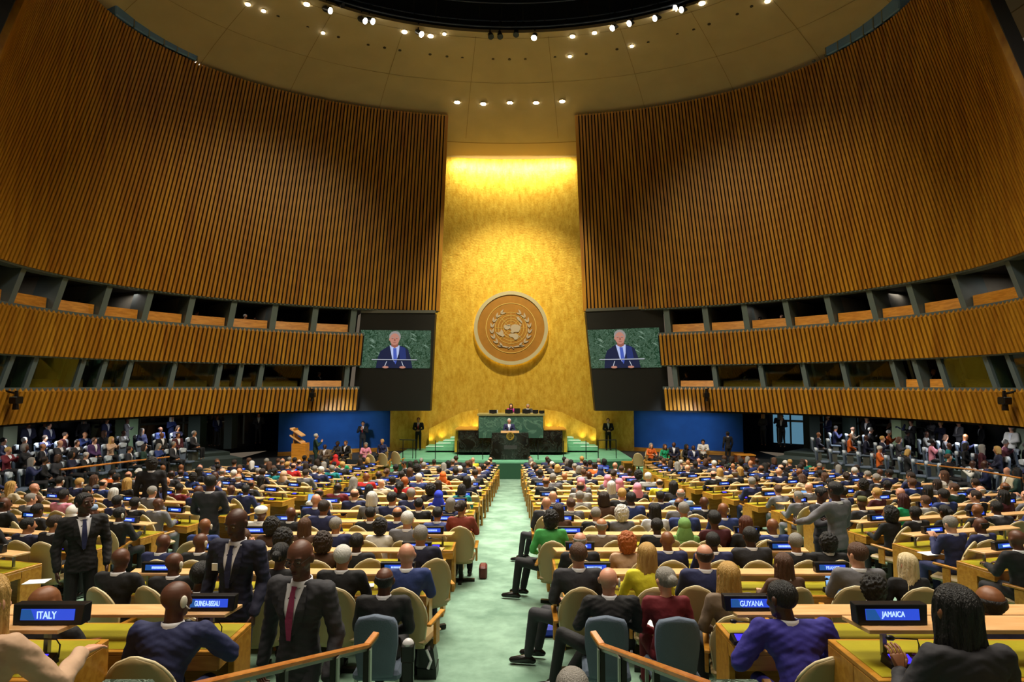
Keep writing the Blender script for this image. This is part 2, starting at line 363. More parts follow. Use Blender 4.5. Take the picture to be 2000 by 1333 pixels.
# oculus shaft and rig
bm = bmesh.new()
def ocp(az, s, h): return Vector((OC[1]*s*S(az), OC[0]+OC[2]*s*Co(az), CZ+h))
for i in range(NA):
    a, b = 2*PI*i/NA, 2*PI*(i+1)/NA
    for (s0, h0), (s1, h1), mi in (((1, 17.0), (1.02, 17.25), 0), ((1.02, 17.25), (1.16, 17.4), 1), ((1.16, 17.4), (1.16, 20.5), 1), ((.0, 20.5), (1.16, 20.5), 1)):
        q = [ocp(a, s0, h0), ocp(b, s0, h0), ocp(b, s1, h1), ocp(a, s1, h1)]
        if s0 == 0: q = q[1:]
        fc = bm.faces.new([bm.verts.new(v) for v in q]); fc.material_index = mi
bmesh.ops.remove_doubles(bm, verts=bm.verts[:], dist=.001)
struct('ceiling_oculus', bm, [CEILB, mat('oculus_dark_blue', '10131c', .6)])
t = thing('lighting_ring', 'dark tubular lighting ring hanging around the ceiling oculus', 'lighting truss', (0, OC[0], CZ+17.6))
for s, h, r in ((1.0, -.3, .05), (1.05, .25, .05), (1.0, .9, .04)):
    bm = bmesh.new(); tube(bm, [(OC[1]*s*S(a), OC[2]*s*Co(a), h) for a in np.linspace(-1.5, 1.5, 60)], r); obj('ring_pipe', bm, mat('ring_blue_grey', '343d52', .4, .4), t, True)
bm = bmesh.new()
for a in np.linspace(-1.4, 1.4, 34): tube(bm, [(OC[1]*1.0*S(a), OC[2]*1.0*Co(a), -.3), (OC[1]*1.05*S(a), OC[2]*1.05*Co(a), .25), (OC[1]*S(a), OC[2]*Co(a), 2.6)], .03, 4)
obj('ring_hangers', bm, DMETAL, t)

def hit_ceiling(x, y):
    d = ray(x, y).normalized(); best = None
    # march along the ray until it is above the ceiling profile
    for k in range(200, 1200):
        P = CAM0+d*(k*.04)
        lo, hi = 0.0, 1.0
        def rr(t):
            c = OC[0]*(1-t)+22.6*t; a = OC[1]*(1-t)+21.0*t; b = OC[2]*(1-t)+15.1*t
            return (P.x/a)**2+((P.y-c)/b)**2-1
        if rr(0) < 0: continue
        for _ in range(14):
            m = (lo+hi)/2
            if rr(m) > 0: lo = m
            else: hi = m
        h = OC[3]*(1-lo)+14.15*lo+.35*math.sin(PI*lo)
        if P.z-CZ >= h: return P
    return None
# recessed downlights
RL = [(893, 199, 6), (944, 202, 6), (996, 200, 6), (1047, 200, 6), (1098, 197, 6), (484, 7, 5.5), (515, 20, 4.5), (631, 63, 4), (1234, 89, 4), (1113, 109, 4), (599, 7, 6.5), (790, 61, 6), (841, 69, 6), (868, 65, 4), (1118, 70, 5.5), (1161, 63, 5), (1371, 5, 7), (1499, 1, 6)]
NML = {893: 'leftmost of the five above the gold wall', 944: 'second of the five above the gold wall', 996: 'middle one of the five above the gold wall', 1047: 'fourth of the five above the gold wall', 1098: 'rightmost of the five above the gold wall'}
lefts = 0
for i, (x, y, r) in enumerate(RL):
    P = hit_ceiling(x, y)
    if P is None: continue
    rad = r*P.y/F*.85; lb = NML.get(x) or 'by the oculus rim, %s from the left' % ORD[1+sorted(q[0] for q in RL if q[0] not in NML).index(x)]
    t = thing('ceiling_downlight', 'round glowing ceiling downlight, '+lb, 'ceiling light', P, 0, 'ceiling downlights')
    bm = bmesh.new(); bmesh.ops.create_cone(bm, cap_ends=True, segments=20, radius1=rad, radius2=rad, depth=.05, matrix=Matrix.Translation((0, 0, -.035))); obj('lens', bm, LENSE, t)
    bm = bmesh.new(); bmesh.ops.create_cone(bm, cap_ends=True, segments=20, radius1=rad*1.3, radius2=rad*1.35, depth=.05, matrix=Matrix.Translation((0, 0, .0))); obj('housing', bm, CEILB, t)
SPT = [(645, 21, 1), (713, 41, 1), (728, 42, 1), (823, 67, 1), (669, 12, 0), (959, 72, 0), (977, 72, 0), (1008, 68, 0), (1043, 74, 1), (1196, 55, 1), (1229, 46, 1), (1279, 36, 1), (1319, 16, 1), (1331, 19, 1)]
SPT.sort()
for i, (x, y, on) in enumerate(SPT):
    P = atY(x, y, 1); d = ray(x, y).normalized(); k = 0
    # hang the lamp just inside the rim of the oculus
    best = min((abs(((CAM0+d*q).x/OC[1])**2+(((CAM0+d*q).y-OC[0])/OC[2])**2-1.0)+ (0 if (CAM0+d*q).y > 22 else 9), q) for q in np.arange(20, 40, .05))
    P = CAM0+d*best[1]
    t = thing('spotlight', '%s theatre spotlight under the oculus rim, %s from the left' % ('lit' if on else 'unlit black', ORD[i+1] if True else ''), 'spotlight', P, 0, 'oculus spotlights')
    dr = Vector((-P.x*.2, -.5, -.85)).normalized(); bm = bmesh.new(); tube(bm, [-dr*.42, -dr*.34, -dr*.04, (0, 0, 0)], [.07, .12, .13, .15], 10); obj('lamp_body', bm, DMETAL, t, True)
    bm = bmesh.new(); tube(bm, [Vector((0, 0, 0)), dr*.02], .135, 12); obj('lens', bm, LENSE if on else BLACKP, t)
    bm = bmesh.new(); tube(bm, [-dr*.25, Vector((0, 0, .75))-dr*.2], .03, 5); obj('yoke', bm, DMETAL, t)
# sprinkler openings
HO = [(543, 31), (601, 52), (661, 72), (719, 87), (751, 93), (781, 98), (840, 106), (873, 110), (903, 112), (963, 115), (995, 116), (1026, 115), (1084, 111), (1145, 105), (1205, 96), (1266, 82), (1323, 66), (1355, 57), (1385, 47), (1440, 27), (1468, 12)]
for i, (x, y) in enumerate(HO):
    P = hit_ceiling(x, y)
    if P is None: continue
    bm = bmesh.new(); bmesh.ops.create_cone(bm, cap_ends=True, segments=12, radius1=.07, radius2=.09, depth=.06)
    tag(obj('ceiling_nozzle', bm, mat('dark_nozzle', '3a3020', .6), loc=P), 'small dark unlit ceiling fitting below the oculus, %s from the left' % (ORD[i+1] if i < 20 else 'last'), 'ceiling fitting', 'dark ceiling fittings')
# speaker arrays above the slat walls
for sg, side, pts in ((-1, 'left', [(232, 6), (262, 36), (292, 62), (318, 80), (340, 95), (358, 104)]), (1, 'right', [(1752, 8), (1735, 22), (1715, 42), (1690, 56), (1664, 70), (1640, 82)])):
    t = thing('speaker_array', 'curved loudspeaker array with painted-on blue light on top of the %s slatted wall' % side, 'loudspeaker', (0, 0, CZ))
    for i, (x, y) in enumerate(pts):
        a = azpx(sg, x, HB[5]); P = wsurf(sg, a, HB[5]+.42, .1); Q = wsurf(sg, a-.05, HB[5]+.42, .1)
        ang = math.atan2(Q.y-P.y, Q.x-P.x); bm = bmesh.new()
        M = Matrix.Translation(P-Vector((0, 0, CZ))) @ Matrix.Rotation(ang, 4, 'Z'); addbox(bm, -.48, .48, -.3, .3, -.35, .35, M)
        o = obj('speaker_box', bm, mat('shell_painted_blue_light', '5f86b8', .35), t, bevel=.05)  # pale blue shell colour stands in for blue light on the boxes
        b3 = bmesh.new(); addbox(b3, .44, .49, -.31, .31, -.36, .36, M); obj('bright_edge', b3, METAL, o)
for i, (x, y) in enumerate([(381, 108), (407, 123)]):
    a = azpx(-1, x, HB[5]); P = wsurf(-1, a, HB[5]+.25, .2); bm = bmesh.new(); bmesh.ops.create_uvsphere(bm, u_segments=12, v_segments=8, radius=.12-.04*i)
    tag(obj('wall_top_lamp', bm, LENSE, loc=P, smooth=True), '%s white lamp at the end of the left loudspeaker array' % ('larger' if i == 0 else 'smaller'), 'lamp')
for i, (x, y) in enumerate([(1612, 92), (1588, 99)]):
    a = azpx(1, x, HB[5]); P = wsurf(1, a, HB[5]+.3, .2); bm = bmesh.new(); bmesh.ops.create_uvsphere(bm, u_segments=12, v_segments=8, radius=.09)
    tag(obj('wall_top_lamp', bm, METAL, loc=P, smooth=True), 'small metal lamp %s of the right loudspeaker array' % ('beside the end' if i == 0 else 'furthest out'), 'lamp')

# ------------------------------------------------------------------ floors
bm = bmesh.new(); YS = [-3+1.0*i for i in range(38)]; XS = [-24+2*i for i in range(25)]
V = [[bm.verts.new((x, y, floorz(y))) for x in XS] for y in YS]
for i in range(len(YS)-1):
    for j in range(len(XS)-1): bm.faces.new((V[i][j], V[i][j+1], V[i+1][j+1], V[i+1][j]))
struct('floor', bm, CARPET)
T1, T0 = CZ-2.69, CZ-2.34
bm = bmesh.new()
for x0, x1 in ((-9, -2.1), (1.63, 9)):
    addbox(bm, x0, x1, 4.02, 5.45, CZ-4, T1); addbox(bm, x0-(.4 if x0 < 0 else -.3)*0, x1-(.4 if x1 < 0 else 0), -1.5, 4.02, CZ-4, T0)

struct('floor_terrace', bm, mat('dark_green_carpet', '3f6b52', .95, var=.1))
# stage
SZ = CZ-3.8
def stY(X): return 31.3+.02*X*X
bm = bmesh.new(); xs = np.linspace(-6.2, 6.2, 40)
for a, b in zip(xs, xs[1:]):
    hexa(bm, [(a, stY(a), CZ-6), (b, stY(b), CZ-6), (b, 38.2, CZ-6), (a, 38.2, CZ-6), (a, stY(a), SZ), (b, stY(b), SZ), (b, 38.2, SZ), (a, 38.2, SZ)])
addbox(bm, -1.15, 1.15, 30.95, 31.5, CZ-5.5, SZ-.02)
struct('floor_stage', bm, mat('stage_green_carpet', '6fb28c', .9, var=.08, vs=3))
bm = bmesh.new()
for a, b in zip(xs, xs[1:]): hexa(bm, [(a, stY(a)-.03, CZ-6), (b, stY(b)-.03, CZ-6), (b, stY(b)-.0, CZ-6), (a, stY(a), CZ-6), (a, stY(a)-.03, SZ-.12), (b, stY(b)-.03, SZ-.12), (b, stY(b), SZ-.12), (a, stY(a), SZ-.12)])
addbox(bm, -1.17, 1.17, 30.9, 30.95, CZ-5.5, SZ-.1); struct('trim_90', bm, mat('dark_green_riser', '1c4a30', .8))
bm = bmesh.new(); addbox(bm, .45, .85, 30.86, 30.9, CZ-4.75, CZ-4.4); addbox(bm, -1.15, -1.0, 30.86, 30.9, CZ-4.9, CZ-4.2); struct('trim_91', bm, BLACKP)
# side stage platforms, blue walls
bm = bmesh.new(); addbox(bm, -14.5, -6.2, 32.4, 38, CZ-6, SZ-.1); addbox(bm, 6.2, 14.5, 32.4, 38, CZ-6, SZ-.1); struct('floor_side_stage', bm, mat('dark_platform', '2a2c30', .8))
for nm, pts in (('wall_blue_left', [atY(796, 803, 37.2), atY(545, 803, 34.0)]), ('wall_blue_right', [atY(1202, 803, 37.2), atY(1450, 803, 34.0)])):
    bm = bmesh.new(); p, q = pts; n = Vector((0, .2, 0))
    hexa(bm, [Vector((p.x, p.y, SZ-.2)), Vector((q.x, q.y, SZ-.2)), Vector((q.x, q.y, SZ-.2))+n, Vector((p.x, p.y, SZ-.2))+n, Vector((p.x, p.y, CZ-.9)), Vector((q.x, q.y, CZ-.9)), Vector((q.x, q.y, CZ-.9))+n, Vector((p.x, p.y, CZ-.9))+n])
    struct(nm, bm, BLUEW)
    bm = bmesh.new(); m_ = Vector((0, -.05, 0)); z0, z1 = SZ-.1, SZ+.12
    hexa(bm, [Vector((p.x, p.y, z0))+m_, Vector((q.x, q.y, z0))+m_, Vector((q.x, q.y, z0)), Vector((p.x, p.y, z0)), Vector((p.x, p.y, z1))+m_, Vector((q.x, q.y, z1))+m_, Vector((q.x, q.y, z1)), Vector((p.x, p.y, z1))])
    struct('baseboard_'+nm[-5:].strip('_'), bm, WOODO)
# gallery platforms along the side walls (stepped)
def gal(sg, az, off, z): return wsurf(sg, az, HB[0], off)*1.0
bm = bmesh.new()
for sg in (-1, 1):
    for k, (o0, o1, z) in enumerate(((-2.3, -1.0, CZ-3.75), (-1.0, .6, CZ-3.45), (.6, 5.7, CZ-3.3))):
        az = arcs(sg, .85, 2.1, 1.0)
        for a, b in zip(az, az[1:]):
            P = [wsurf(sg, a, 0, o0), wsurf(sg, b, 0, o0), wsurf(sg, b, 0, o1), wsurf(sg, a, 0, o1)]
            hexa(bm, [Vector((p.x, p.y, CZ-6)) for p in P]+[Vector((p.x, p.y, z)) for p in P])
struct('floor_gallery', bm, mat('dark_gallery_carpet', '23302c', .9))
# columns and glazing under the balcony
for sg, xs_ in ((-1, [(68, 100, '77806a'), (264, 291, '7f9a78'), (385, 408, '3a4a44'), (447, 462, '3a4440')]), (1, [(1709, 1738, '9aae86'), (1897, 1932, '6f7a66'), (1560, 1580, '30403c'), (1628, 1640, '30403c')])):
    for k, (x0, x1, c) in enumerate(xs_):
        a0, a1 = sorted((azpx(sg, x0, HB[0]), azpx(sg, x1, HB[0])))
        am = (a0+a1)/2; off = 3.4
        for _ in range(12):   # slide along the arc until the column centre projects where it stands
            X = px(wsurf(sg, am, HB[0], off))[0]; am += .004 if (X-(x0+x1)/2)*sg < 0 else -.004
        P = wsurf(sg, am, 0, off); w = (x1-x0)*P.y/F/2
        bm = bmesh.new(); addbox(bm, P.x-w, P.x+w, P.y-.35, P.y+.35, CZ-3.4, CZ+HB[0]-.08)
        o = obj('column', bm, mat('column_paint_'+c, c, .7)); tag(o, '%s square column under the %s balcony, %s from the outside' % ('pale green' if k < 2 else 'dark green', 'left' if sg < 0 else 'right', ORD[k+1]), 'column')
    bm = bmesh.new()
    for x in ((300, 325, 350, 420, 440, 480, 500, 520) if sg < 0 else (1470, 1490, 1515, 1530, 1545, 1600, 1615, 1650)):
        a = azpx(sg, x, HB[0]); P = wsurf(sg, a, 0, 4.6); tube(bm, [(P.x, P.y, CZ-3.3), (P.x, P.y, CZ+HB[0]-.1)], .05, 4)
    Pl = [wsurf(sg, azpx(sg, x, HB[0]), -2.0, 4.6) for x in ((300, 350, 400, 460, 520) if sg < 0 else (1700, 1640, 1580, 1520, 1460))]
    tube(bm, Pl, .06, 4); struct('trim_%d' % (93+sg), bm, METAL)
bm = bmesh.new()
a0, a1 = azpx(1, 1455, HB[0]), azpx(1, 1510, HB[0])
P, Q = wsurf(1, a0, 0, 5.3), wsurf(1, a1, 0, 5.3)
hexa(bm, [Vector((v.x, v.y, z)) for z in (CZ-3.3, CZ-1.5) for v in (P, Q, Q+Vector((.02, .02, 0)), P+Vector((.02, .02, 0)))]); o = obj('window_60', bm, mat('daylit_blue_pane', '000000', .3, emit='6fa6c4', es=.5)); o['kind'] = 'structure'

# ------------------------------------------------------------------ giant screens
def patch(bm, P, pts, off, mi=0):     # polygon on a quad P (TL,TR,BR,BL) in 0..1 coords, raised by off towards the hall
    TL, TR, BR, BL = P; n = (TR-TL).cross(BL-TL).normalized()
    if n.y > 0: n = -n
    vs = [bm.verts.new(TL*(1-u)*(1-v)+TR*u*(1-v)+BR*u*v+BL*(1-u)*v+n*off) for u, v in pts]
    f = bm.faces.new(vs); f.material_index = mi
    r = bmesh.ops.extrude_face_region(bm, geom=[f]); bmesh.ops.translate(bm, verts=[v for v in r['geom'] if isinstance(v, bmesh.types.BMVert)], vec=-n*.004)
def ell(cx, cy, rx, ry, n=20, a0=0, a1=2*PI): return [(cx+rx*Co(a0+(a1-a0)*i/n), cy+ry*S(a0+(a1-a0)*i/n)) for i in range(n)]
EM = {k: mat('video_'+k, '000000', .5, emit=v, es=e) for k, v, e in (('skin', 'cf8f7c', .75), ('hair', 'a9a3a0', .7), ('suit', '1a2448', .7), ('suitl', '2c3f86', .6), ('shirt', 'b9c6ef', .9), ('tie', '4a62c4', .8), ('bar', 'c9cdd8', .8), ('dark', '14161c', .6), ('shade', 'a86858', .7), ('vein', '8fae98', .6))}
MARBV = marble('video_green_marble', '24452f', '6f8f78', 5, .3, es=.75)
for side, box, pic in (('left', [(705, 612), (850, 612), (840, 803), (687, 803)], [(705, 645), (842, 646), (840, 720), (702, 719)]),
                       ('right', [(1144, 609), (1295, 603), (1309, 803), (1163, 803)], [(1147, 645), (1287, 640), (1292, 718), (1155, 720)])):
    Yt, Yb = 33.7, 34.3
    B = [atY(*box[0], Yt), atY(*box[1], Yt), atY(*box[2], Yb), atY(*box[3], Yb)]; n = Vector((0, 1, 0))
    t = thing('video_wall', 'tall black video wall panel showing the speaker, %s of the gold wall' % side, 'video screen', tuple((B[2]+B[3])/2))
    base = t.location.copy(); B = [b-base for b in B]
    bm = bmesh.new(); hexa(bm, [B[3], B[2], B[2]+n*.7, B[3]+n*.7, B[0], B[1], B[1]+n*.7, B[0]+n*.7]); obj('panel_housing', bm, MATTEB, t)
    bm = bmesh.new(); k = Vector((0, -.05, 0)); hexa(bm, [B[0]+k, B[1]+k, B[1], B[0], B[0]+k+Vector((0, 0, .16)), B[1]+k+Vector((0, 0, .16)), B[1]+Vector((0, 0, .16)), B[0]+Vector((0, 0, .16))]); obj('top_rail', bm, METAL, t)
    P = []
    for (x, y) in pic:
        f = (y-612)/191; P.append(atY(x, y, Yt+(Yb-Yt)*f-.02)-base)
    bm = bmesh.new(); patch(bm, P, [(0, 0), (1, 0), (1, 1), (0, 1)], .01); pc = obj('display_picture', bm, MARBV, t)
    def art(name, pts, off, m): b_ = bmesh.new(); patch(b_, P, pts, off); obj(name, b_, EM[m], pc)
    cx = .49 if side == 'left' else .445
    for i in range(9):
        random.seed(i+3); x0 = random.choice([.05, .12, .22, .62, .7, .8, .88]); y0 = random.uniform(.05, .6)
        art('marble_vein', [(x0, y0), (x0+.05, y0+.02), (x0+.1, y0+.1), (x0+.06, y0+.07)], .014, 'vein')
    art('suit', [(cx-.26, 1), (cx-.235, .72), (cx-.2, .55), (cx-.08, .41), (cx+.1, .41), (cx+.19, .5), (cx+.23, .72), (cx+.26, 1)], .02, 'suit')
    art('suit_sheen', [(cx+.06, .42), (cx+.15, .46), (cx+.17, .75), (cx+.08, .8)], .024, 'suitl')
    art('shirt', [(cx-.07, .4), (cx+.07, .4), (cx+.06, .62), (cx+.03, .8), (cx, .84), (cx-.03, .75)], .028, 'shirt')
    art('tie', [(cx-.02, .47), (cx+.025, .47), (cx+.04, .78), (cx+.02, .9), (cx-.012, .78)], .032, 'tie')
    art('neck', [(cx-.045, .3), (cx+.05, .3), (cx+.05, .42), (cx, .47), (cx-.05, .42)], .03, 'shade')
    art('hair', ell(cx, .17, .083, .15), .034, 'hair'); art('face', ell(cx-.003, .235, .068, .155), .038, 'skin')
    art('ear', ell(cx-.072, .24, .012, .035, 10), .037, 'skin')
    for s in (-1, 1): art('brow', [(cx-.003+s*.014, .195), (cx-.003+s*.048, .185), (cx-.003+s*.048, .2), (cx-.003+s*.014, .21)], .042, 'hair'); art('eye', ell(cx-.003+s*.03, .22, .016, .012, 10), .042, 'shade')
    art('nose', [(cx-.008, .22), (cx+.004, .22), (cx+.012, .285), (cx-.016, .285)], .042, 'shade'); art('mouth', ell(cx-.003, .325, .026, .01, 10), .042, 'shade')
    art('glass_bar', [(cx-.32, .765), (cx+.32, .765), (cx+.32, .785), (cx-.32, .785)], .045, 'bar')
    art('lectern_edge', [(cx-.3, .79), (cx+.34, .79), (cx+.34, .8), (cx-.3, .8)], .046, 'dark')
    for s in (-1, 1): art('hand', ell(cx+s*.12-.0, .975, .045, .03, 12), .046, 'skin'); art('gooseneck', [(cx+s*.1, .82), (cx+s*.11, .82), (cx+s*.14, .96), (cx+s*.13, .96)], .044, 'bar')

# ------------------------------------------------------------------ emblem on the gold wall
ER = 2.25; EC = atY(998, 641, 37.22)
BRONZ = mat('emblem_bronze', 'a9762c', .5, .3, var=.08, vs=2); PALEM = mat('emblem_pale_metal', 'c9bfa0', .4, .3); RELF = mat('emblem_relief', 'b9aa9a', .5, .2); LINEM = mat('emblem_line', 'd8b866', .5, .2); HALO = mat('emblem_halo_lamp', 'ffffff', .4, emit='ffd76a', es=2.5)
t = thing('round_emblem', 'large round emblem with world map and laurel wreath on the gold wall', 'emblem', EC)
def disc(bm, r, y0, y1, n=64, ri=None, dz=0):
    for i in range(n):
        a, b = 2*PI*i/n, 2*PI*(i+1)/n
        if ri is None:
            for y, s in ((y0, 1), (y1, -1)): bm.faces.new([bm.verts.new(v) for v in ((0, y, 0), (r*Co(a), y, r*S(a)), (r*Co(b), y, r*S(b)))])
            bm.faces.new([bm.verts.new(v) for v in ((r*Co(a), y0, r*S(a)), (r*Co(b), y0, r*S(b)), (r*Co(b), y1, r*S(b)), (r*Co(a), y1, r*S(a)))])
        else: hexa(bm, [(ri*Co(a), y1, ri*S(a)), (ri*Co(b), y1, ri*S(b)), (r*Co(b), y1, r*S(b)), (r*Co(a), y1, r*S(a)), (ri*Co(a), y0, ri*S(a)), (ri*Co(b), y0, ri*S(b)), (r*Co(b), y0, r*S(b)), (r*Co(a), y0, r*S(a))])
    bmesh.ops.remove_doubles(bm, verts=bm.verts[:], dist=.0005)
bm = bmesh.new(); disc(bm, ER*.915, -.02, .12); obj('disc', bm, BRONZ, t)
bm = bmesh.new(); disc(bm, ER, -.1, .2, ri=ER*.905); obj('outer_ring', bm, PALEM, t)
bm = bmesh.new(); disc(bm, ER*.985, .22, .3, ri=ER*.93); obj('halo_lamp', bm, HALO, t)
bm = bmesh.new(); disc(bm, ER*.685, -.05, .0, ri=ER*.668); obj('inner_ring', bm, LINEM, t)
k = ER/490; ez = lambda zx, zy: ((zx-650)*k, -(zy-688)*k)
bm = bmesh.new()
for q in (52, 96, 128, 168, 208): disc(bm, (q+3)*k, -.04, -.01, ri=(q-3)*k)
for i in range(8):
    a = PI*i/4; d = Vector((Co(a), 0, S(a))); n = Vector((-S(a), 0, Co(a)))*2.5*k
    p, q = d*45*k, d*208*k; hexa(bm, [p-n+Vector((0, -.01, 0)), q-n+Vector((0, -.01, 0)), q+n+Vector((0, -.01, 0)), p+n+Vector((0, -.01, 0)), p-n+Vector((0, -.04, 0)), q-n+Vector((0, -.04, 0)), q+n+Vector((0, -.04, 0)), p+n+Vector((0, -.04, 0))])
obj('map_grid', bm, LINEM, t)
bm = bmesh.new()
for poly in ([(550, 665), (575, 645), (610, 655), (640, 652), (642, 690), (618, 706), (590, 712), (566, 698), (560, 684)], [(448, 745), (490, 752), (508, 738), (520, 706), (545, 730), (552, 768), (568, 788), (545, 808), (500, 788), (470, 768)],
             [(655, 655), (700, 640), (745, 650), (778, 665), (772, 700), (755, 740), (735, 745), (700, 742), (668, 758), (642, 745), (655, 715), (640, 700)], [(622, 775), (660, 762), (715, 765), (745, 782), (752, 808), (728, 842), (700, 848), (678, 815), (640, 806), (622, 792)],
             [(722, 545), (748, 536), (776, 575), (802, 610), (790, 626), (765, 596), (738, 578)], [(590, 652), (630, 640), (645, 652), (620, 664)], [(755, 790), (775, 800), (765, 812)], [(760, 640), (780, 630), (790, 650), (776, 662)]):
    vs = [bm.verts.new((ez(a, b)[0], -.07, ez(a, b)[1])) for a, b in poly]; f = bm.faces.new(vs)
    r = bmesh.ops.extrude_face_region(bm, geom=[f]); bmesh.ops.translate(bm, verts=[v for v in r['geom'] if isinstance(v, bmesh.types.BMVert)], vec=(0, .06, 0))
obj('continents', bm, RELF, t)
bm = bmesh.new()
def leaf(x, y, ang, L=74, w=15):
    pts = [(0, 0), (.3, 1), (.65, .8), (1, 0), (.65, -.5), (.3, -.6)]; ca, sa = Co(ang), S(ang)
    vs = []
    for u, v in pts: lx, ly = u*L, v*w; X, Z = ez(x+lx*ca-ly*sa, y-(lx*sa+ly*ca)); vs.append(bm.verts.new((X, -.08, Z)))
    f = bm.faces.new(vs); r = bmesh.ops.extrude_face_region(bm, geom=[f]); bmesh.ops.translate(bm, verts=[v for v in r['geom'] if isinstance(v, bmesh.types.BMVert)], vec=(0, .07, 0))
for s in (-1, 1):
    for i in range(8):
        a = -PI/2+.45+i*.30; x = 650+s*248*Co(a); y = 688-248*S(a)+18; tg = a+PI/2
        for d_, q in ((.42, 0), (-.38, 8)):
            an = tg+d_; leaf(x, y, an if s > 0 else PI-an, 72-3*i*0)
    leaf(650+s*20, 945, .15 if s > 0 else PI-.15, 150, 12); leaf(650-s*10, 925, (-.7 if s > 0 else PI+.7), 70, 8)
obj('laurel_wreath', bm, RELF, t)

# ------------------------------------------------------------------ dais, lectern
GM = marble('green_marble', '35564a', '587a68', 1.1, .2); BM_ = marble('black_marble', '10110f', '39403a', 1.6, .15, thick=.02)
BRASS = mat('brass_leaf', 'b89a3a', .35, .7)
t = thing('presidium_desk', 'green marble and black presidium desk behind the lectern', 'desk', (0, 34, SZ))
def rb(name, x0, y0, x1, y1, Ya, Yb, m, par, bev=0):   # box from its front face corners in the photo frame
    a, b = atY(x0, y0, Ya), atY(x1, y1, Ya); bm = bmesh.new(); z0, z1 = min(a.z, b.z)-SZ, max(a.z, b.z)-SZ
    addbox(bm, a.x, b.x, Ya-34, Yb-34, max(z0, 0), z1); return obj(name, bm, m, par, bevel=bev)
rb('black_plinth', 895, 841, 1099, 884, 33.6, 35.6, BM_, t); rb('green_marble_front', 935, 812, 1061, 856, 33.3, 33.62, GM, t); rb('upper_body', 936, 813, 1060, 850, 33.62, 35.6, GM, t)
rb('end_cap', 888, 839, 895.5, 884, 33.9, 35.6, GOLD, t); rb('end_cap', 1098.5, 839, 1108, 884, 33.9, 35.6, GOLD, t); rb('desk_top', 932, 809.5, 1064, 812.5, 33.25, 35.0, mat('olive_top', '8a8455', .4), t)
rb('side_top', 890, 838.5, 934, 841, 33.55, 35.6, DESKW, t); rb('side_top', 1062, 838.5, 1106, 841, 33.55, 35.6, DESKW, t)
t = thing('speaker_lectern', 'black marble lectern with round gilt emblem at the stage front', 'lectern', (-.1, 31.75, SZ))
A = [atY(961, 846, 31.5), atY(1032, 846, 31.5), atY(1036, 896, 31.5), atY(955, 896, 31.5)]; bm = bmesh.new()
o0 = Vector((-.1, 31.75, SZ)); A = [a-o0 for a in A]; A[2].z = A[3].z = 0; n = Vector((0, .75, 0))
hexa(bm, [A[3], A[2], A[2]+n, A[3]+n, A[0], A[1], A[1]+n, A[0]+n]); obj('lectern_body', bm, BM_, t, bevel=.02)
bm = bmesh.new(); a, b = atY(978, 846.5, 31.45)-o0, atY(1014, 844, 31.45)-o0; addbox(bm, a.x, b.x, -.3, .2, a.z, b.z+.02); obj('reading_ledge', bm, DESKL, t)
bm = bmesh.new(); a, b = atY(984.5, 878, 31.42)-o0, atY(1009.5, 871, 31.42)-o0; addbox(bm, a.x, b.x, -.32, -.26, a.z, b.z); obj('plaque', bm, mat('grey_plaque', '3a3b3a', .4), t)
bm = bmesh.new(); e = atY(996.5, 852.5, 31.42)-o0; disc(bm, .2, -.02, .03, 24, ri=.15); bmesh.ops.translate(bm, verts=bm.verts, vec=e); q = obj('gilt_emblem', bm, BRASS, t)
bm = bmesh.new()
for r_ in (.045, .09): disc(bm, r_+.008, -.02, .02, 20, ri=r_-.008)
for s in (-1, 1):
    for a_ in np.linspace(-1.2, 1.0, 7): tube(bm, [(s*.115*Co(a_), 0, .115*S(a_)), (s*.15*Co(a_+.25), 0, .15*S(a_+.25))], .012, 4)
bmesh.ops.translate(bm, verts=bm.verts, vec=e); obj('gilt_wreath', bm, BRASS, q)
for s in (-1, 1): bm = bmesh.new(); tube(bm, [(s*.25+.1, .1, A[0].z), (s*.25+.1, 0, A[0].z+.18), (s*.15+.1, -.05, A[0].z+.26)], .012, 5); obj('microphone', bm, BLACKP, t)
# desk things on the dais
ztop = atY(1000, 810, 33.5).z
for nm, x0, x1, y1, m, lab, cat in (('white_chair_back', 955, 972, 801, WHITEC, 'white high-backed empty chair at the left of the presidium desk', 'chair'),):
    tt = thing(nm, lab, cat, (atY(963.5, 801, 34.9).x, 34.9, SZ)); w = (x1-x0)*34.9/F/2; zt = atY(963, 801, 34.9).z-SZ
    bm = bmesh.new(); addbox(bm, -w, w, 0, .12, zt-.8, zt); obj('backrest', bm, m, tt, bevel=.03)
    bm = bmesh.new(); addbox(bm, -w*.8, w*.8, -.4, .1, zt-.85, zt-.75); obj('seat', bm, m, tt); bm = bmesh.new(); addbox(bm, -.1, .1, -.2, 0, 0, zt-.8); obj('base', bm, METAL, tt)
for i, (x, w, h, lab, cat, nm) in enumerate(((963, .42, .2, 'black monitor before the white chair on the marble desk', 'monitor', 'desk_monitor'), (994, .42, .22, 'black monitor in front of the magenta woman on the dais', 'monitor', 'desk_monitor'), (1010, .32, .28, 'small black monitor between the two people on the dais', 'monitor', 'desk_monitor'), (1028, .45, .22, 'black monitor in front of the dark-suited man on the dais', 'monitor', 'desk_monitor'), (1046, .3, .2, 'dark desk telephone cluster at right on the dais', 'telephone', 'desk_telephone'), (1058, .3, .16, 'dark box at the right end of the marble desk', 'equipment', 'equipment_box'))):
    P = atY(x, 811, 33.8); t = thing(nm, lab, cat, (P.x, 33.8, ztop)); bm = bmesh.new(); addbox(bm, -w/2, w/2, -.02, .03, .04, .04+h); obj('screen', bm, BLACKP, t); bm = bmesh.new(); addbox(bm, -.08, .08, -.06, .1, 0, .05); obj('stand', bm, BLACKP, t)
